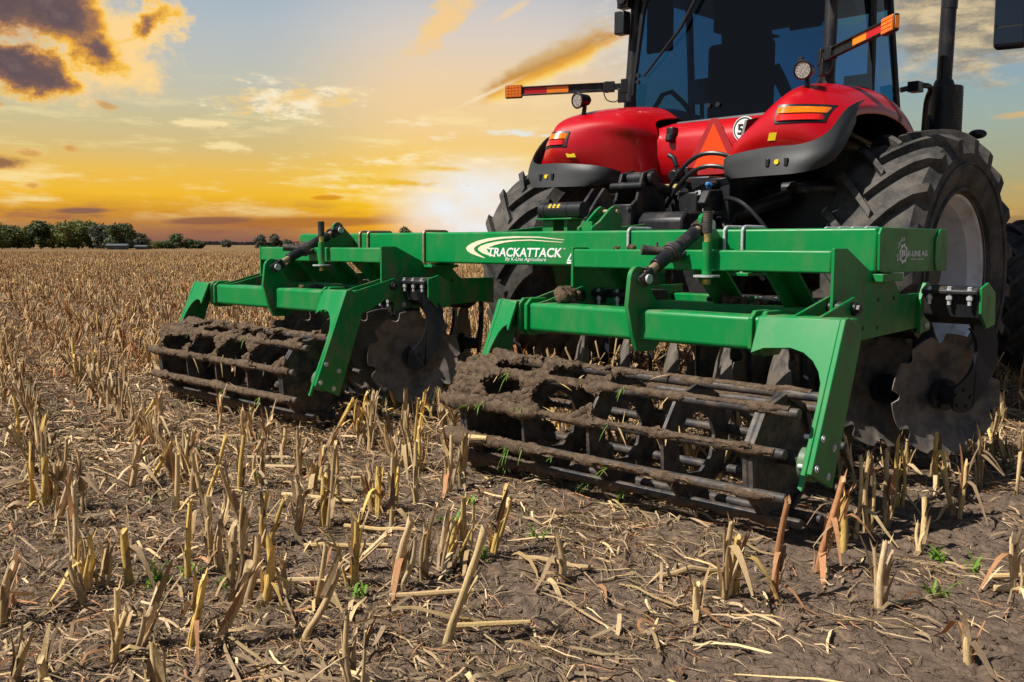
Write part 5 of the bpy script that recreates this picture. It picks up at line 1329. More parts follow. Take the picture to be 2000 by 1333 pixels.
h0 = math.atan2(HEAD.y, HEAD.x)
ROWD = Vector((-0.948, 0.319, 0)); 
_a = R(28.98 - 90 + math.degrees(h0) + 90)
rowd = np.array([math.cos(h0 + R(29.6)), math.sin(h0 + R(29.6))]); rown = np.array([-rowd[1], rowd[0]])
def litter():
    rg = np.random.default_rng(11); sb = SB()
    def scatter(n, r0, r1, Lr, Wr, liftr, seg, colset, half=R(40), power=1.0, mask=None, dirspread=None, curl=.3):
        u = rg.random(n) ** power; r = np.sqrt(r0 ** 2 + u * (r1 ** 2 - r0 ** 2)); a = h0 + rg.uniform(-half, half, n)
        x, y = r * np.cos(a), r * np.sin(a)
        if mask is not None:
            k = rg.random(n) < mask(x, y); x, y = x[k], y[k]
        n = len(x)
        d = rg.uniform(0, 2 * math.pi, n)
        if dirspread is not None:
            k = rg.random(n) < .55; d[k] = math.atan2(rowd[1], rowd[0]) + rg.normal(0, dirspread, k.sum()) + math.pi * (rg.random(k.sum()) < .5)
        col = np.array(colset)[rg.integers(0, len(colset), n)] * (.30 + .85 * rg.random((n, 1)) ** 1.7) * 1.18
        strips(sb, np.stack([x, y, rg.uniform(0, .012, n)], -1), np.stack([np.cos(d), np.sin(d)], -1), rg.uniform(*Lr, n) * rg.uniform(.5, 1, n), rg.uniform(*Wr, n), rg.normal(0, curl, n), rg.uniform(*liftr, n), col, seg, rg=rg)
    def cover(x, y):
        """more trash on the left and between the rows, bare soil in the lower right"""
        lat = x * RIGHT.x + y * RIGHT.y; dep = x * HEAD.x + y * HEAD.y
        m = .62 - .42 * np.clip(lat / dep * 2.6, -1, 1) + .9 * (vnoise(x * 1.6, y * 1.6, 71) - .5) + .5 * (vnoise(x * 5, y * 5, 72) - .5)
        return np.clip(m, .05, 1)
    scatter(29000, 1.25, 6.5, (.05, .22), (.0016, .0055), (0, .010), 3, PALL, mask=cover, dirspread=.6, curl=.22)
    scatter(31000, 1.25, 6.5, (.015, .08), (.0010, .0040), (0, .006), 2, PALL, mask=cover, curl=.4)
    scatter(4300, 1.3, 7, (.06, .24), (.006, .014), (.002, .022), 6, PALL, mask=cover, dirspread=.8, curl=.7)
    scatter(1800, 1.3, 8, (.16, .50), (.006, .013), (.002, .018), 4, PAL[:2] + PAL[3:6], mask=cover, dirspread=.5, curl=.10)
    scatter(850, 1.4, 8, (.08, .30), (.010, .022), (.01, .05), 7, PALL + PAL[:2], mask=cover, curl=1.2)
    scatter(36000, 6.0, 11, (.06, .34), (.003, .012), (0, .05), 3, PALL, curl=.4)
    scatter(41000, 9.5, 17, (.06, .34), (.004, .014), (0, .13), 3, PALW, curl=.6)
    scatter(60000, 16, 60, (.12, .50), (.012, .040), (0, .20), 2, PALW, curl=.6)
    o = sb.build('straw_litter'); tag(o, 'loose dry corn leaves and chopped straw scattered over the soil', kind='stuff')
litter()

def stalk_arrays(rg, h, r, top, detail, col, sheath=2, extra=0):
    if extra:
        parts = [stalk_arrays(rg, h, r, top, detail, col, sheath)]
        for k in range(extra):   # split-off companions rising from the same root crown
            a = rg.uniform(0, 6.28); dd = np.array([math.cos(a), math.sin(a), 0]) * rg.uniform(.008, .022)
            hh = h * rg.uniform(.45, .95); V, Q, C = stalk_arrays(rg, hh, r * rg.uniform(.35, .7), (top[0] * hh / h + dd[0] * rg.uniform(0, 2.5), top[1] * hh / h + dd[1] * rg.uniform(0, 2.5)), detail, np.array(col) * rg.uniform(.75, 1.1), 1)
            parts.append((V + dd, Q, C))
        n = 0; VV, QQ, CC = [], [], []
        for V, Q, C in parts: VV.append(V); QQ.append(Q + n); CC.append(C); n += len(V)
        return np.vstack(VV), np.vstack(QQ), np.vstack(CC)
    """one broken corn stalk standing at the origin; top = (x, y) offset of its tip. returns V, Q, C"""
    V, Q, C = [], [], []
    ns = 10 if detail else 5; nr = 6 if detail else 2
    bend = rg.uniform(-.012, .012, 2)
    cut = rg.uniform(0, 2 * math.pi); cutd = rg.uniform(.3, 1.6) * r
    el = rg.uniform(.72, 1.0)
    node = rg.uniform(.3, .7)
    for i in range(nr + 1):
        t = i / nr
        c = np.array([top[0] * t + bend[0] * math.sin(math.pi * t), top[1] * t + bend[1] * math.sin(math.pi * t)])
        rr = r * (1.18 - .30 * t) * (1.0 + (.12 if detail and abs(t - node) < .09 else 0)) * (1.25 if i == 0 else 1)
        for j in range(ns):
            a = 2 * math.pi * j / ns
            z = h * t
            if i == nr: z += cutd * math.cos(a - cut) + (rg.uniform(-.6, .9) * r if detail else 0)
            if i == 0: z = -.03
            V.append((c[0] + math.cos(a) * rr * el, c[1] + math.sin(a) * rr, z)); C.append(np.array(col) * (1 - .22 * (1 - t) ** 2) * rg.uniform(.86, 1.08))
    for i in range(nr):
        for j in range(ns):
            Q.append((i * ns + j, i * ns + (j + 1) % ns, (i + 1) * ns + (j + 1) % ns, (i + 1) * ns + j))
    # pith cap
    b = len(V); cz = h - .35 * r
    V.append((top[0], top[1], cz)); C.append(np.array((.62, .52, .36)))
    for j in range(0, ns - 1, 2):
        Q.append((nr * ns + j, nr * ns + j + 1, nr * ns + (j + 2) % ns, b))
    # sheath leaves and split fibres
    for k in range(sheath):
        z0 = h * rg.uniform(.0, .75); t0 = z0 / h; a = rg.uniform(0, 2 * math.pi); L = rg.uniform(.08, .24); seg = 4 if detail else 2
        w = rg.uniform(.006, .015); up = rg.uniform(-.2, 1.3); cc = np.array(PALL[rg.integers(0, 8)] if rg.random() < .7 else col) * rg.uniform(.7, 1.15)
        dx, dy = math.cos(a), math.sin(a); px_, py_ = -dy, dx
        p = np.array([top[0] * t0 + dx * r, top[1] * t0 + dy * r, z0]); b = len(V)
        cling = rg.random() < (.62 if detail else .25)
        for i in range(seg + 1):
            f = i / seg
            if cling: q = p + np.array([top[0] / h + dx * (.05 + .22 * f), top[1] / h + dy * (.05 + .22 * f), 1.0]) * L * .7 * f
            else: q = p + np.array([dx, dy, 0]) * L * f * (.45 + .4 * f) + np.array([0, 0, 1]) * L * (up * f - (up + .65) * f * f)
            q[2] = max(q[2], .004)
            ww = w * (1 - .7 * f ** 2)
            V.append(tuple(q - np.array([px_, py_, .2]) * ww)); V.append(tuple(q + np.array([px_, py_, .2]) * ww)); C += [cc, cc]
            if i: Q.append((b + 2 * i - 2, b + 2 * i, b + 2 * i + 1, b + 2 * i - 1))
    if detail:
        for k in range(rg.integers(1, 4)):   # splinters at the broken tip
            a = rg.uniform(0, 2 * math.pi); L = rg.uniform(.015, .05); w = r * .28; b = len(V)
            p = np.array([top[0] + math.cos(a) * r * .75, top[1] + math.sin(a) * r * .75, h - .01]); d = np.array([math.cos(a) * .35 + top[0] / h, math.sin(a) * .35 + top[1] / h, 1.0])
            s = np.array([-math.sin(a), math.cos(a), 0])
            for f, ww in ((0, w), (.6, w * .7), (1, .0006)):
                q = p + d * L * f; V.append(tuple(q - s * ww)); V.append(tuple(q + s * ww)); C += [np.array(col), np.array(col)]
            Q += [(b, b + 2, b + 3, b + 1), (b + 2, b + 4, b + 5, b + 3)]
    return np.array(V), np.array(Q), np.array(C)

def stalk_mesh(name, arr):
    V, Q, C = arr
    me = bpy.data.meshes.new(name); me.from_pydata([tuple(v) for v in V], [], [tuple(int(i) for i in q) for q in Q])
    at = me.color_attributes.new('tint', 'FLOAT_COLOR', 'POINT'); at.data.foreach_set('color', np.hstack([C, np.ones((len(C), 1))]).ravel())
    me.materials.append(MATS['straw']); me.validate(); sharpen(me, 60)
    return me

ST = [(-3.48, 1.52, -0.011, -0.011, 0.205), (-4.91, 2.17, 0.029, 0.028, 0.233), (-4.94, 2.28, 0.087, 0.085, 0.211), (-4.31, 2.12, 0.01, 0.009, 0.277), (-5.05, 2.55, 0.031, 0.03, 0.192), (-3.4, 1.71, 0.013, 0.013, 0.293), (-4.56, 2.33, 0.023, 0.022, 0.194), (-4.42, 2.33, 0.077, 0.076, 0.329), (-3.48, 1.85, -0.005, -0.005, 0.263), (-3.39, 1.84, 0.01, 0.01, 0.239), (-3.19, 1.77, 0.014, 0.014, 0.237), (-4.39, 2.5, 0.022, 0.021, 0.289), (-5.03, 2.95, 0.084, 0.082, 0.253), (-4.46, 2.66, 0.017, 0.016, 0.2), (-3.47, 2.08, 0.012, 0.012, 0.212), (-3.5, 2.25, 0.011, 0.011, 0.23), (-2.75, 1.47, 0.078, 0.077, 0.245), (-3.03, 1.74, 0.035, 0.035, 0.24), (-2.94, 1.76, 0.016, 0.016, 0.218), (-2.88, 1.28, 0.053, 0.052, 0.211), (-2.77, 1.39, 0.039, 0.038, 0.242), (-3.39, 1.05, 0.025, 0.025, 0.198), (-2.93, 0.93, 0.025, 0.025, 0.114), (-2.8, 0.95, 0.007, 0.007, 0.102), (-3.51, 1.37, 0.015, 0.015, 0.197), (-3.69, 1.43, -0.026, -0.026, 0.08), (-4.79, 1.64, 0.005, 0.005, 0.301), (-4.71, 1.65, 0.016, 0.016, 0.233), (-4.72, 1.71, 0.011, 0.011, 0.193), (-4.44, 1.62, 0.055, 0.054, 0.241), (-6.36, 2.1, -0.005, -0.005, 0.315), (-7.93, 2.53, -0.005, -0.004, 0.269), (-3.49, 2.41, 0.026, 0.026, 0.359), (-3.55, 2.43, 0.004, 0.004, 0.22), (-3.49, 2.69, 0.002, 0.002, 0.227), (-3.53, 2.81, 0.005, 0.005, 0.233), (-3.51, 2.93, 0.002, 0.001, 0.298), (-2.84, 2.07, 0.012, 0.011, 0.243), (-2.99, 2.12, 0.134, 0.131, 0.175), (-2.74, 2.18, 0.048, 0.047, 0.264), (-2.75, 2.33, 0.009, 0.009, 0.205), (-2.78, 2.44, 0.023, 0.023, 0.231), (-2.77, 2.47, 0.022, 0.021, 0.175), (-2.73, 2.52, 0.0, 0.0, 0.256), (-2.23, 1.98, 0.089, 0.087, 0.365), (-2.72, 2.66, 0.041, 0.04, 0.269), (-2.35, 2.67, -0.012, -0.012, 0.16), (-2.58, 1.67, 0.088, 0.086, 0.235), (-2.78, 1.86, 0.032, 0.031, 0.23), (-1.76, 2.69, -0.004, -0.004, 0.124), (-1.78, 2.9, 0.008, 0.008, 0.271), (-1.78, 2.95, 0.005, 0.005, 0.211), (-1.67, 3.03, 0.029, 0.028, 0.35), (-1.71, 3.42, 0.065, 0.064, 0.358), (-1.76, 3.75, -0.006, -0.005, 0.216), (-1.8, 3.95, 0.009, 0.009, 0.347), (-1.82, 4.11, -0.001, -0.001, 0.344), (-1.81, 4.28, -0.005, -0.005, 0.355), (-1.9, 4.63, -0.01, -0.01, 0.341), (-1.87, 5.05, -0.013, -0.013, 0.287), (-1.37, 3.23, 0.006, 0.006, 0.233), (-1.09, 3.71, -0.013, -0.012, 0.194), (-0.99, 2.98, -0.006, -0.006, 0.112), (-5.02, 3.48, 0.117, 0.115, 0.308), (-5.15, 3.81, 0.041, 0.04, 0.273), (-4.8, 3.92, 0.002, 0.002, 0.283), (-4.62, 3.87, 0.036, 0.035, 0.324), (-3.64, 3.24, 0.019, 0.019, 0.291), (-3.65, 3.37, 0.0, 0.0, 0.244), (-5.91, 2.59, 0.133, 0.13, 0.291), (-8.41, 3.45, -0.013, -0.013, 0.312), (-9.01, 3.52, -0.022, -0.021, 0.4), (-8.22, 3.22, 0.018, 0.018, 0.302), (-6.86, 2.9, 0.0, 0.0, 0.295), (-6.71, 2.91, 0.0, 0.0, 0.309), (-7.62, 3.08, 0.002, 0.002, 0.263)]
ORD = ['first', 'second', 'third', 'fourth', 'fifth', 'sixth', 'seventh', 'eighth', 'ninth', 'tenth', 'eleventh', 'twelfth', 'thirteenth', 'fourteenth', 'fifteenth', 'sixteenth', 'seventeenth', 'eighteenth', 'nineteenth', 'twentieth', 'twenty-first', 'twenty-second', 'twenty-third', 'twenty-fourth', 'twenty-fifth']

def blocked(x, y):
    """under tyres or inside the ground-engaging steel"""
    for s in (-1, 1):
        if abs(x - (TX + s * WX)) < .42 and abs(y - TY) < .75: return True
        if abs(x - (TX + s * 1.6)) < .35 and abs(y - 10.35) < .5: return True
    for x0, x1 in ((-4.0, -1.9), (-7.5, -5.25)):
        if x0 < x < x1 and (3.45 < y < 4.1): return True
    return False

def stubble():
    rg = np.random.default_rng(5)
    # --- hand-set foreground stubs
    cand = []
    for (x, y, tx, ty, h) in ST:
        lat = x * RIGHT.x + y * RIGHT.y; dep = x * HEAD.x + y * HEAD.y
        cand.append((x, y, tx, ty, h, lat, dep))
    def zone(c):
        x, y, lat, dep = c[0], c[1], c[5], c[6]
        u = lat / dep
        if u > .43: return 'right of the right roller leg' if dep > 3.4 else 'at the lower right edge'
        if u > .17 and dep < 4.6: return 'below the right roller end'
        if dep > 5.6 and u < -.15: return 'left of the left roller'
        if u < -.40: return 'along the left edge'
        if u < -.18: return 'in the left foreground'
        if dep > 4.9: return 'in the gap between the rollers'
        return 'along the bottom edge centre' if dep < 3.0 else ('in the centre foreground' if dep < 3.75 else 'just before the two rollers')
    zs = {}
    for c in cand: zs.setdefault(zone(c), []).append(c)
    names = ['pale', 'straw coloured', 'yellowish', 'grey brown', 'dark brown', 'tan', 'reddish', 'bleached']
    for z, L in zs.items():
        L.sort(key=lambda c: c[5] / c[6])
        for i, (x, y, tx, ty, h, lat, dep) in enumerate(L):
            pi_ = [0, 2, 1, 5, 0, 3, 2, 7][int(rg.integers(0, 8))]
            if z == 'below the right roller end' and i in (3, 4): pi_ = 6
            ln = tx * RIGHT.x + ty * RIGHT.y
            look = 'leaning' if abs(ln) / h > .28 else 'upright'
            size = 'tall' if h > .28 else ('stubby' if h < .17 else 'short')
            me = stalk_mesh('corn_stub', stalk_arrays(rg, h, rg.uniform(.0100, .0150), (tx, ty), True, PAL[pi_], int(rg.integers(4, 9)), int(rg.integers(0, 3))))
            o = bpy.data.objects.new('corn_stub', me); COL.objects.link(o); o.location = (x, y, gz(x, y))
            lab = f"{size} {look} {names[pi_]} corn stub, {ORD[i]} from the left {z}"
            tag(o, lab, 'corn stub', 'broken corn stubs in the foreground')
    # --- rows of stubs; the nearest are objects, the rest one mass
    pts = []
    sp = .60
    for k in range(-200, 230):
        off = -1.58 + sp * k
        near = True
        for s_ in np.arange(-60, 190, .105):
            q = rowd * (s_ + rg.normal(0, .03)) + rown * (off + rg.normal(0, .035))
            d = q @ np.array([HEAD.x, HEAD.y]); l = q @ np.array([RIGHT.x, RIGHT.y])
            if d < 2.2 or abs(l / d) > (.95 if d < 16 else .66): continue
            r = math.hypot(d, l)
            if r > 70 and rg.random() > .40: continue
            if r > 28 and rg.random() > .55: continue
            if r > 150: continue
            pts.append((q[0], q[1], d, l, r))
    pts = np.array(pts)
    keep = rg.random(len(pts)) < np.where(pts[:, 4] < 5.2, np.where(pts[:, 3] / pts[:, 2] < -.12, .26, .14), np.where(pts[:, 4] < 7, .72, .95))
    # worked strip at the lower right carries few stubs
    keep &= ~((pts[:, 3] / pts[:, 2] > -.05) & (pts[:, 2] < 4.8) & (rg.random(len(pts)) < .8))
    pts = pts[keep]
    pts = np.array([p for p in pts if not blocked(p[0], p[1])])
    order = np.argsort(pts[:, 4]); pts = pts[order]
    nobj = 215
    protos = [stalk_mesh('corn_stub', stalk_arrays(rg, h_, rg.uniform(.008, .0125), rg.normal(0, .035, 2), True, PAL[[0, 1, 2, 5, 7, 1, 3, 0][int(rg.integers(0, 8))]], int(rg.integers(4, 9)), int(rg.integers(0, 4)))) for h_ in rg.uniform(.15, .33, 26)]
    def vis(p): return abs(p[3] / p[2]) < .56
    cnt = 0; rest = []
    for p in pts:
        if cnt < nobj and vis(p):
            o = bpy.data.objects.new('corn_stub', protos[int(rg.integers(0, 26))]); COL.objects.link(o)
            o.location = (p[0], p[1], gz(p[0], p[1])); o.rotation_euler = (rg.normal(0, .12), rg.normal(0, .12), rg.uniform(0, 6.28)); o.scale = (1, 1, rg.uniform(.8, 1.15))
            u = p[3] / p[2]
            if u < -.30: lab, gp = 'dry corn stub standing in the rows towards the left edge', 'stub rows towards the left edge'
            elif u < .0: lab, gp = 'dry corn stub standing in the rows around the left roller', 'stub rows around the left roller'
            elif u < .30: lab, gp = 'dry corn stub standing beneath and behind the right roller', 'stubs beneath the right roller'
            else: lab, gp = 'dry corn stub standing on the right beside the outer disc', 'stubs beside the outer disc'
            tag(o, lab, 'corn stub', gp); cnt += 1
        else: rest.append(p)
    sb = SB()
    for p in rest:
        r = p[4]; big = r < 22
        h_ = rg.uniform(.16, .40) if p[2] > 7 else rg.uniform(.17, .34); rad = rg.uniform(.007, .012) * (1 if r < 20 else (1.5 if r < 45 else 2.4))
        col = np.array(PAL[[0, 1, 5, 6, 3, 5, 6, 4, 7][int(rg.integers(0, 9))]]) * rg.uniform(.6, 1.08) * (np.array([1.0, .90, .75]) if r > 9 else np.array([.92, .9, .86]))
        V, Q, C = stalk_arrays(rg, h_, rad, rg.normal(0, .09, 2), False, col, (8 if r < 13 else 6) if big else (4 if r < 45 else 3))
        c, s = math.cos(rg.uniform(0, 6.28)), 0
        V = V + np.array([p[0], p[1], gz(p[0], p[1])]); sb.add(V, Q, C)
    o = sb.build('corn_stubble'); tag(o, 'endless rows of dry corn stubble covering the field behind the machine', kind='stuff')
    # long fallen stalks lying on the soil
    fl = [(-3.9, 2.65, -20, .42), (-3.2, 2.3, 6, .34), (-4.6, 2.95, -4, .38), (-2.55, 2.2, 12, .30), (-0.95, 3.85, 2, .55), (-1.0, 4.02, 4, .6), (-3.0, 1.95, 5, .4), (-5.6, 3.2, 10, .35), (-4.2, 2.95, 14, .30), (-2.2, 2.15, 8, .26), (-4.9, 3.0, 2, .28), (-2.45, 2.75, -22, .3), (-1.15, 4.7, 6, .4), (-3.3, 2.55, -8, .32), (-6.2, 2.45, -12, .30), (-2.0, 3.0, 20, .28)]
    for i, (x, y, a, L) in enumerate(fl):
        a0 = math.atan2(RIGHT.y, RIGHT.x) + R(a); d = Vector((math.cos(a0), math.sin(a0), 0)); b = MB()
        P = [Vector((x, y, 0)) + d * L * (t - .5) for t in (0, .25, .5, .75, 1)]
        for q in P: q.z = max(gz(q.x, q.y), 0) + .016
        b.tube(P, [.012, .0105, .011, .010, .0085], 8)
        o = b.build('fallen_stalk', 'straw', None, (x, y, 0), loc=(x, y, 0))
        at = o.data.color_attributes.new('tint', 'FLOAT_COLOR', 'POINT'); c = PAL[[0, 1, 7, 5][i % 4]]; at.data.foreach_set('color', np.tile(np.array(c + (1.0,)), len(o.data.vertices)))
        lat = (x * RIGHT.x + y * RIGHT.y) / (x * HEAD.x + y * HEAD.y)
        tag(o, None, 'corn stalk', 'fallen stalks lying on the soil'); o['_lat'] = lat; o['_dep'] = x * HEAD.x + y * HEAD.y
    fs = [o for o in COL.objects if o.name.startswith('fallen_stalk')]
    fs.sort(key=lambda o: o['_lat'])
    for i, o in enumerate(fs):
        o['label'] = f"pale fallen corn stalk lying flat on the soil, {ORD[i]} from the left"; del o['_lat']; del o['_dep']
stubble()

# ---- loose crumbs of soil
def crumbs():
    rg = np.random.default_rng(23); n = 9000
    u = rg.random(n); r = np.sqrt(1.3 ** 2 + u * (6.0 ** 2 - 1.3 ** 2)); a = h0 + rg.uniform(-R(33), R(33), n)
    x, y = r * np.cos(a), r * np.sin(a); k = vnoise(x * 2.2, y * 2.2, 91) + .6 * (vnoise(x * 7, y * 7, 92) - .5) > .40; x, y = x[k], y[k]; n = len(x)
    sz = .0025 + .012 * rg.random(n) ** 4
    base = np.array([[1, 0, 0], [0, 1, 0], [-1, 0, 0], [0, -1, 0], [0, 0, 1], [0, 0, -1], [.6, .6, .5], [-.6, .6, .5], [-.6, -.6, .5], [.6, -.6, .5]], float)
    V = base[None] * rg.uniform(.6, 1.25, (n, 10, 1)) * sz[:, None, None]
    an = rg.uniform(0, 6.28, n); ca, sa = np.cos(an)[:, None], np.sin(an)[:, None]
    X, Y_ = V[..., 0] * ca - V[..., 1] * sa, V[..., 0] * sa + V[..., 1] * ca
    V = np.stack([X + x[:, None], Y_ + y[:, None], V[..., 2] * .8 + (gh(x, y) + sz * .25)[:, None]], -1).reshape(-1, 3)
    F = np.array([[0, 6, 9], [0, 1, 6], [1, 7, 6], [1, 2, 7], [2, 8, 7], [2, 3, 8], [3, 9, 8], [3, 0, 9], [4, 9, 6], [4, 6, 7], [4, 7, 8], [4, 8, 9], [5, 1, 0], [5, 2, 1], [5, 3, 2], [5, 0, 3]])
    T = (np.arange(n) * 10)[:, None, None] + F[None]; T = T.reshape(-1, 3)
    me = bpy.data.meshes.new('soil_crumbs'); me.vertices.add(len(V)); me.vertices.foreach_set('co', V.ravel())
    me.loops.add(T.size); me.loops.foreach_set('vertex_index', T.ravel().astype(np.int32)); me.polygons.add(len(T)); me.polygons.foreach_set('loop_start', np.arange(len(T)) * 3)
    me.update(calc_edges=True); o = link('soil_crumbs', me, 'soil'); tag(o, 'small loose crumbs of dry soil on the ground', kind='stuff')
crumbs()

# ---- green seedlings
WD = [(-5.68, 2.29), (-3.2, 1.76), (-3.44, 1.73), (-3.43, 1.57), (-3.42, 1.62), (-4.56, 2.7), (-5.43, 2.85), (-3.15, 2.83), (-3.37, 3.16), (-2.79, 2.98), (-2.72, 2.95), (-1.44, 3.93), (-1.28, 3.48), (-1.29, 3.9), (-4.74, 2.95), (-2.75, 2.02), (-2.72, 2.61), (-4.56, 2.1), (-4.7, 3.08), (-6.21, 2.28), (-3.05, 4.93), (-3.02, 4.32)]
WD = sorted(WD, key=lambda p: (p[0] * RIGHT.x + p[1] * RIGHT.y) / (p[0] * HEAD.x + p[1] * HEAD.y))
rg = random.Random(17)
for i, (x, y) in enumerate(WD):
    b = MB(); z = gz(x, y); big = rg.random() < .5
    for k in range(rg.randint(3, 6) if not big else rg.randint(7, 12)):
        a = rg.uniform(0, 6.28); p = Vector((x + rg.uniform(-.025, .025), y + rg.uniform(-.025, .025), z - .004))
        blade_strip(b, p, (math.cos(a) * .6, math.sin(a) * .6, rg.uniform(.7, 1.6)), rg.uniform(.05, .11) * (1.5 if big else 1), rg.uniform(.0035, .0075), rg.uniform(.3, .9), 6)
    o = b.build('seedling', 'seedling_green', None, (x, y, z), loc=(x, y, z), smooth=False)
    if i < len(ORD): lab = f"small green grass seedling sprouting in the soil, {ORD[i]} from the left"
    else: lab = f"small green grass seedling sprouting near the right edge, {ORD[i - len(ORD)]} of the last ones"
    tag(o, lab, 'seedling', 'green seedlings between the stubs')

# ---- distant trees and sheds
def world_at(px, dist):
    a = math.atan((px - 1000) / 1900.0); d = HEAD * math.cos(a) + RIGHT * math.sin(a)
    return d * dist
def tree(px, top, halfw, dist, mt, label, group=None, low=.12, name='broadleaf_tree', gap=1.0, base=477, openc=False):
    p = world_at(px, dist); a = math.atan((px - 1000) / 1900.0)
    s = dist / 1900.0 * math.cos(a)
    H = (477 - top) * s + .6; Wd = halfw * s * 1.0
    rg = np.random.default_rng(int(px * 7 + top))
    root = empty(name, (p.x, p.y, 0), label, 'tree' if name != 'bush' else 'bush', group)
    tr = MB(); th = H * (.42 if openc else .3)
    tr.tube([(0, 0, -.3), (.05, 0, th * .5), (0, .05, th), (0.1, 0, H * .7)], [H * .035, H * .026, H * .02, H * .008], 8)
    for k in range(5):
        an = rg.uniform(0, 6.28); q = Vector((math.cos(an), math.sin(an), 0))
        tr.tube([Vector((0, 0, th * rg.uniform(.8, 1.2))), q * Wd * .4 + Vector((0, 0, H * .55)), q * Wd * .7 + Vector((0, 0, H * .75))], [H * .015, H * .010, H * .004], 6)
    tr.build('trunk', 'bark', root)
    n = 22 if not openc else 9; lob = []
    for k in range(n):
        an = rg.uniform(0, 6.28); rr = math.sqrt(rg.random()) * Wd * .78; hz = H * rg.uniform(.16 if not openc else .5, .86)
        edge = 1 - .30 * abs(hz / H - .5)
        lob.append((math.cos(an) * rr * edge, math.sin(an) * rr * edge, hz * (1 - .22 * (rr / Wd) ** 2), Wd * rg.uniform(.24, .46)))
    lob.append((0, 0, H * .84, Wd * .34))
    V = []; F = []; L = .03 * H + .14
    for (cx_, cy_, cz_, r_) in lob:
        m_ = int(170 * gap)
        for _ in range(m_):
            d = rg.normal(0, 1, 3); d /= np.linalg.norm(d); rad = r_ * rg.uniform(.45, 1.12)
            c = np.array([cx_, cy_, cz_]) + d * rad * np.array([1, 1, .85])
            if c[2] < H * low: continue
            c[2] = min(c[2], H * rg.uniform(.95, 1.0))
            u = rg.normal(0, 1, 3); u /= np.linalg.norm(u); w = np.cross(u, d); w /= (np.linalg.norm(w) + 1e-6)
            sz = L * rg.uniform(.5, 1.2); b = len(V)
            V += [tuple(c - u * sz), tuple(c + w * sz * .6), tuple(c + u * sz), tuple(c - w * sz * .6)]; F.append((b, b + 1, b + 2, b + 3))
    me = bpy.data.meshes.new('crown'); me.from_pydata(V, [], F); link('crown', me, mt, root)
    return root
GT = 'trees at the far left edge of the field'
for (px, top, hw, mt, lab) in (
    (-30, 428, 40, 'foliage_olive', 'olive green tree cut by the left picture edge'),
    (8, 436, 30, 'foliage_dark', 'leftmost dark tree fully inside the picture'), (38, 440, 28, 'foliage_olive', 'low olive tree second from the left edge'),
    (62, 437, 22, 'foliage_grey', 'greyish tree third from the left edge'), (84, 427, 24, 'foliage_dark', 'dark dome topped tree poking above the left of the grove'),
    (106, 437, 26, 'foliage_olive', 'yellowish olive tree right of the dark dome topped tree'), (130, 430, 28, 'foliage_olive', 'broad olive tree left of the tallest grove tree'),
    (156, 425, 32, 'foliage_olive', 'tallest broad tree in the middle of the grove'), (184, 430, 28, 'foliage_dark', 'dark green tree right of the tallest grove tree'),
    (206, 434, 24, 'foliage_grey', 'thin grey green tree with gaps in the grove'), (200, 452, 26, 'foliage_olive', 'low yellow green tree at the front of the grove'),
    (240, 431, 25, 'foliage_dark', 'dark rounded tree closing the grove on the right'), (256, 458, 14, 'foliage_dark', 'small bush between the two sheds'),
    (275, 450, 17, 'foliage_grey', 'sparse grey tree right of the grove')):
    tree(px, top, hw * 1.22, 250 + (px * 13 % 30), mt, lab, GT, gap=.8 if mt == 'foliage_grey' else 1.0, low=.05, name='bush' if 'bush' in lab else 'broadleaf_tree')
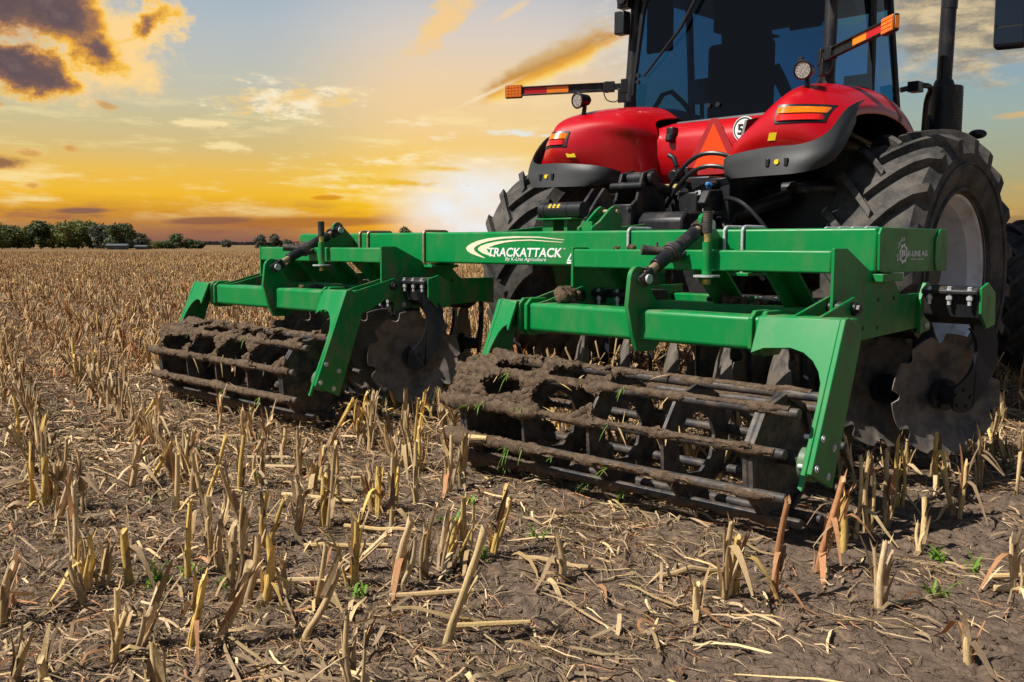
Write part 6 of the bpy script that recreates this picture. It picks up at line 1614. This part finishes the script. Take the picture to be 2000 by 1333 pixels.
for (px, top, hw, mt, lab, dist, nm) in (
    (290, 472, 10, 'foliage_dark', 'tiny dark bush just right of the sheds', 260, 'bush'), (310, 467, 18, 'foliage_olive', 'low hedge like bush left of the round tree', 270, 'bush'), (330, 466, 15, 'foliage_dark', 'low bush touching the round tree', 270, 'bush'),
    (352, 452, 23, 'foliage_dark', 'round dark tree standing clear of the grove', 275, 'broadleaf_tree'), (378, 463, 14, 'foliage_dark', 'shrubby tree leaning on the round tree', 275, 'broadleaf_tree'), (394, 468, 11, 'foliage_dark', 'small bush right of the round tree', 275, 'bush'),
    (443, 464, 11, 'foliage_grey', 'small hazy tree alone on the horizon', 380, 'broadleaf_tree'),
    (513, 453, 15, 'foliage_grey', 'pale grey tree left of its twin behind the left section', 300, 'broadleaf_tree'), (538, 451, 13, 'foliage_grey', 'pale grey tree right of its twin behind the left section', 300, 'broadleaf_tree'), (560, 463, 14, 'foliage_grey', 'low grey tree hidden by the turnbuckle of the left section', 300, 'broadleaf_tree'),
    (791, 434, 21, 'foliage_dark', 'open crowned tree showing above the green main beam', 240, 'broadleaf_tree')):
    tree(px, top, hw, dist, mt, lab, 'single trees along the horizon', gap=.75 if px != 791 else .45, low=.05 if px != 791 else .4, name=nm, openc=(px == 791))
def shed(px, w, d, h, dist, lab):
    p = world_at(px, dist); a = math.atan2(RIGHT.y, RIGHT.x)
    root = empty('shed', (p.x, p.y, 0), lab, 'shed', 'sheds beside the grove'); root.rotation_euler = (0, 0, a + .15)
    MB().box(-w / 2, w / 2, -d / 2, d / 2, -.2, h).build('wall', 'shed_wall', root)
    r = MB().prism([(-w / 2 - .3, -d / 2 - .3, h), (-w / 2 - .3, 0, h * 1.45), (-w / 2 - .3, d / 2 + .3, h)], (w + .6, 0, 0)); r.build('roof', 'shed_roof', root)
    MB().box(-w * .1, w * .12, -d / 2 - .04, -d / 2 - .005, -.1, h * .8).build('door', 'door_dark', root)
shed(233, 4.0, 3.0, .9, 236, 'low grey shed with pale roof in front of the grove')
shed(279, 2.2, 2.4, .7, 240, 'small pale shed at the right end of the grove')
# far wood line along the horizon
def far_wood():
    rg = np.random.default_rng(3); V = []; F = []
    for px in np.arange(-250, 2300, 1.3):
        if px < 390: continue
        dist = 1500 + rg.uniform(-80, 80); p = world_at(px, dist); 
        hgt = (4.0 if px < 1500 else 11.0) * (.55 + .9 * float(vnoise(np.array([px * .03]), np.array([0.5]), 9)[0]))
        for _ in range(5):
            c = np.array([p.x, p.y, 0]) + np.array([rg.uniform(-2, 2), rg.uniform(-2, 2), hgt * rg.uniform(0, 1)])
            u = rg.normal(0, 1, 3); u /= np.linalg.norm(u); w = np.cross(u, [HEAD.x, HEAD.y, .2]); w /= np.linalg.norm(w); u = np.cross(w, [HEAD.x, HEAD.y, .1]); sz = rg.uniform(1.2, 2.6); b = len(V)
            V += [tuple(c - u * sz), tuple(c + w * sz), tuple(c + u * sz), tuple(c - w * sz)]; F.append((b, b + 1, b + 2, b + 3))
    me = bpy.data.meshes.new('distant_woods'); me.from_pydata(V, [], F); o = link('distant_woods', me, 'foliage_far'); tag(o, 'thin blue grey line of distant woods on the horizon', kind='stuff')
far_wood()
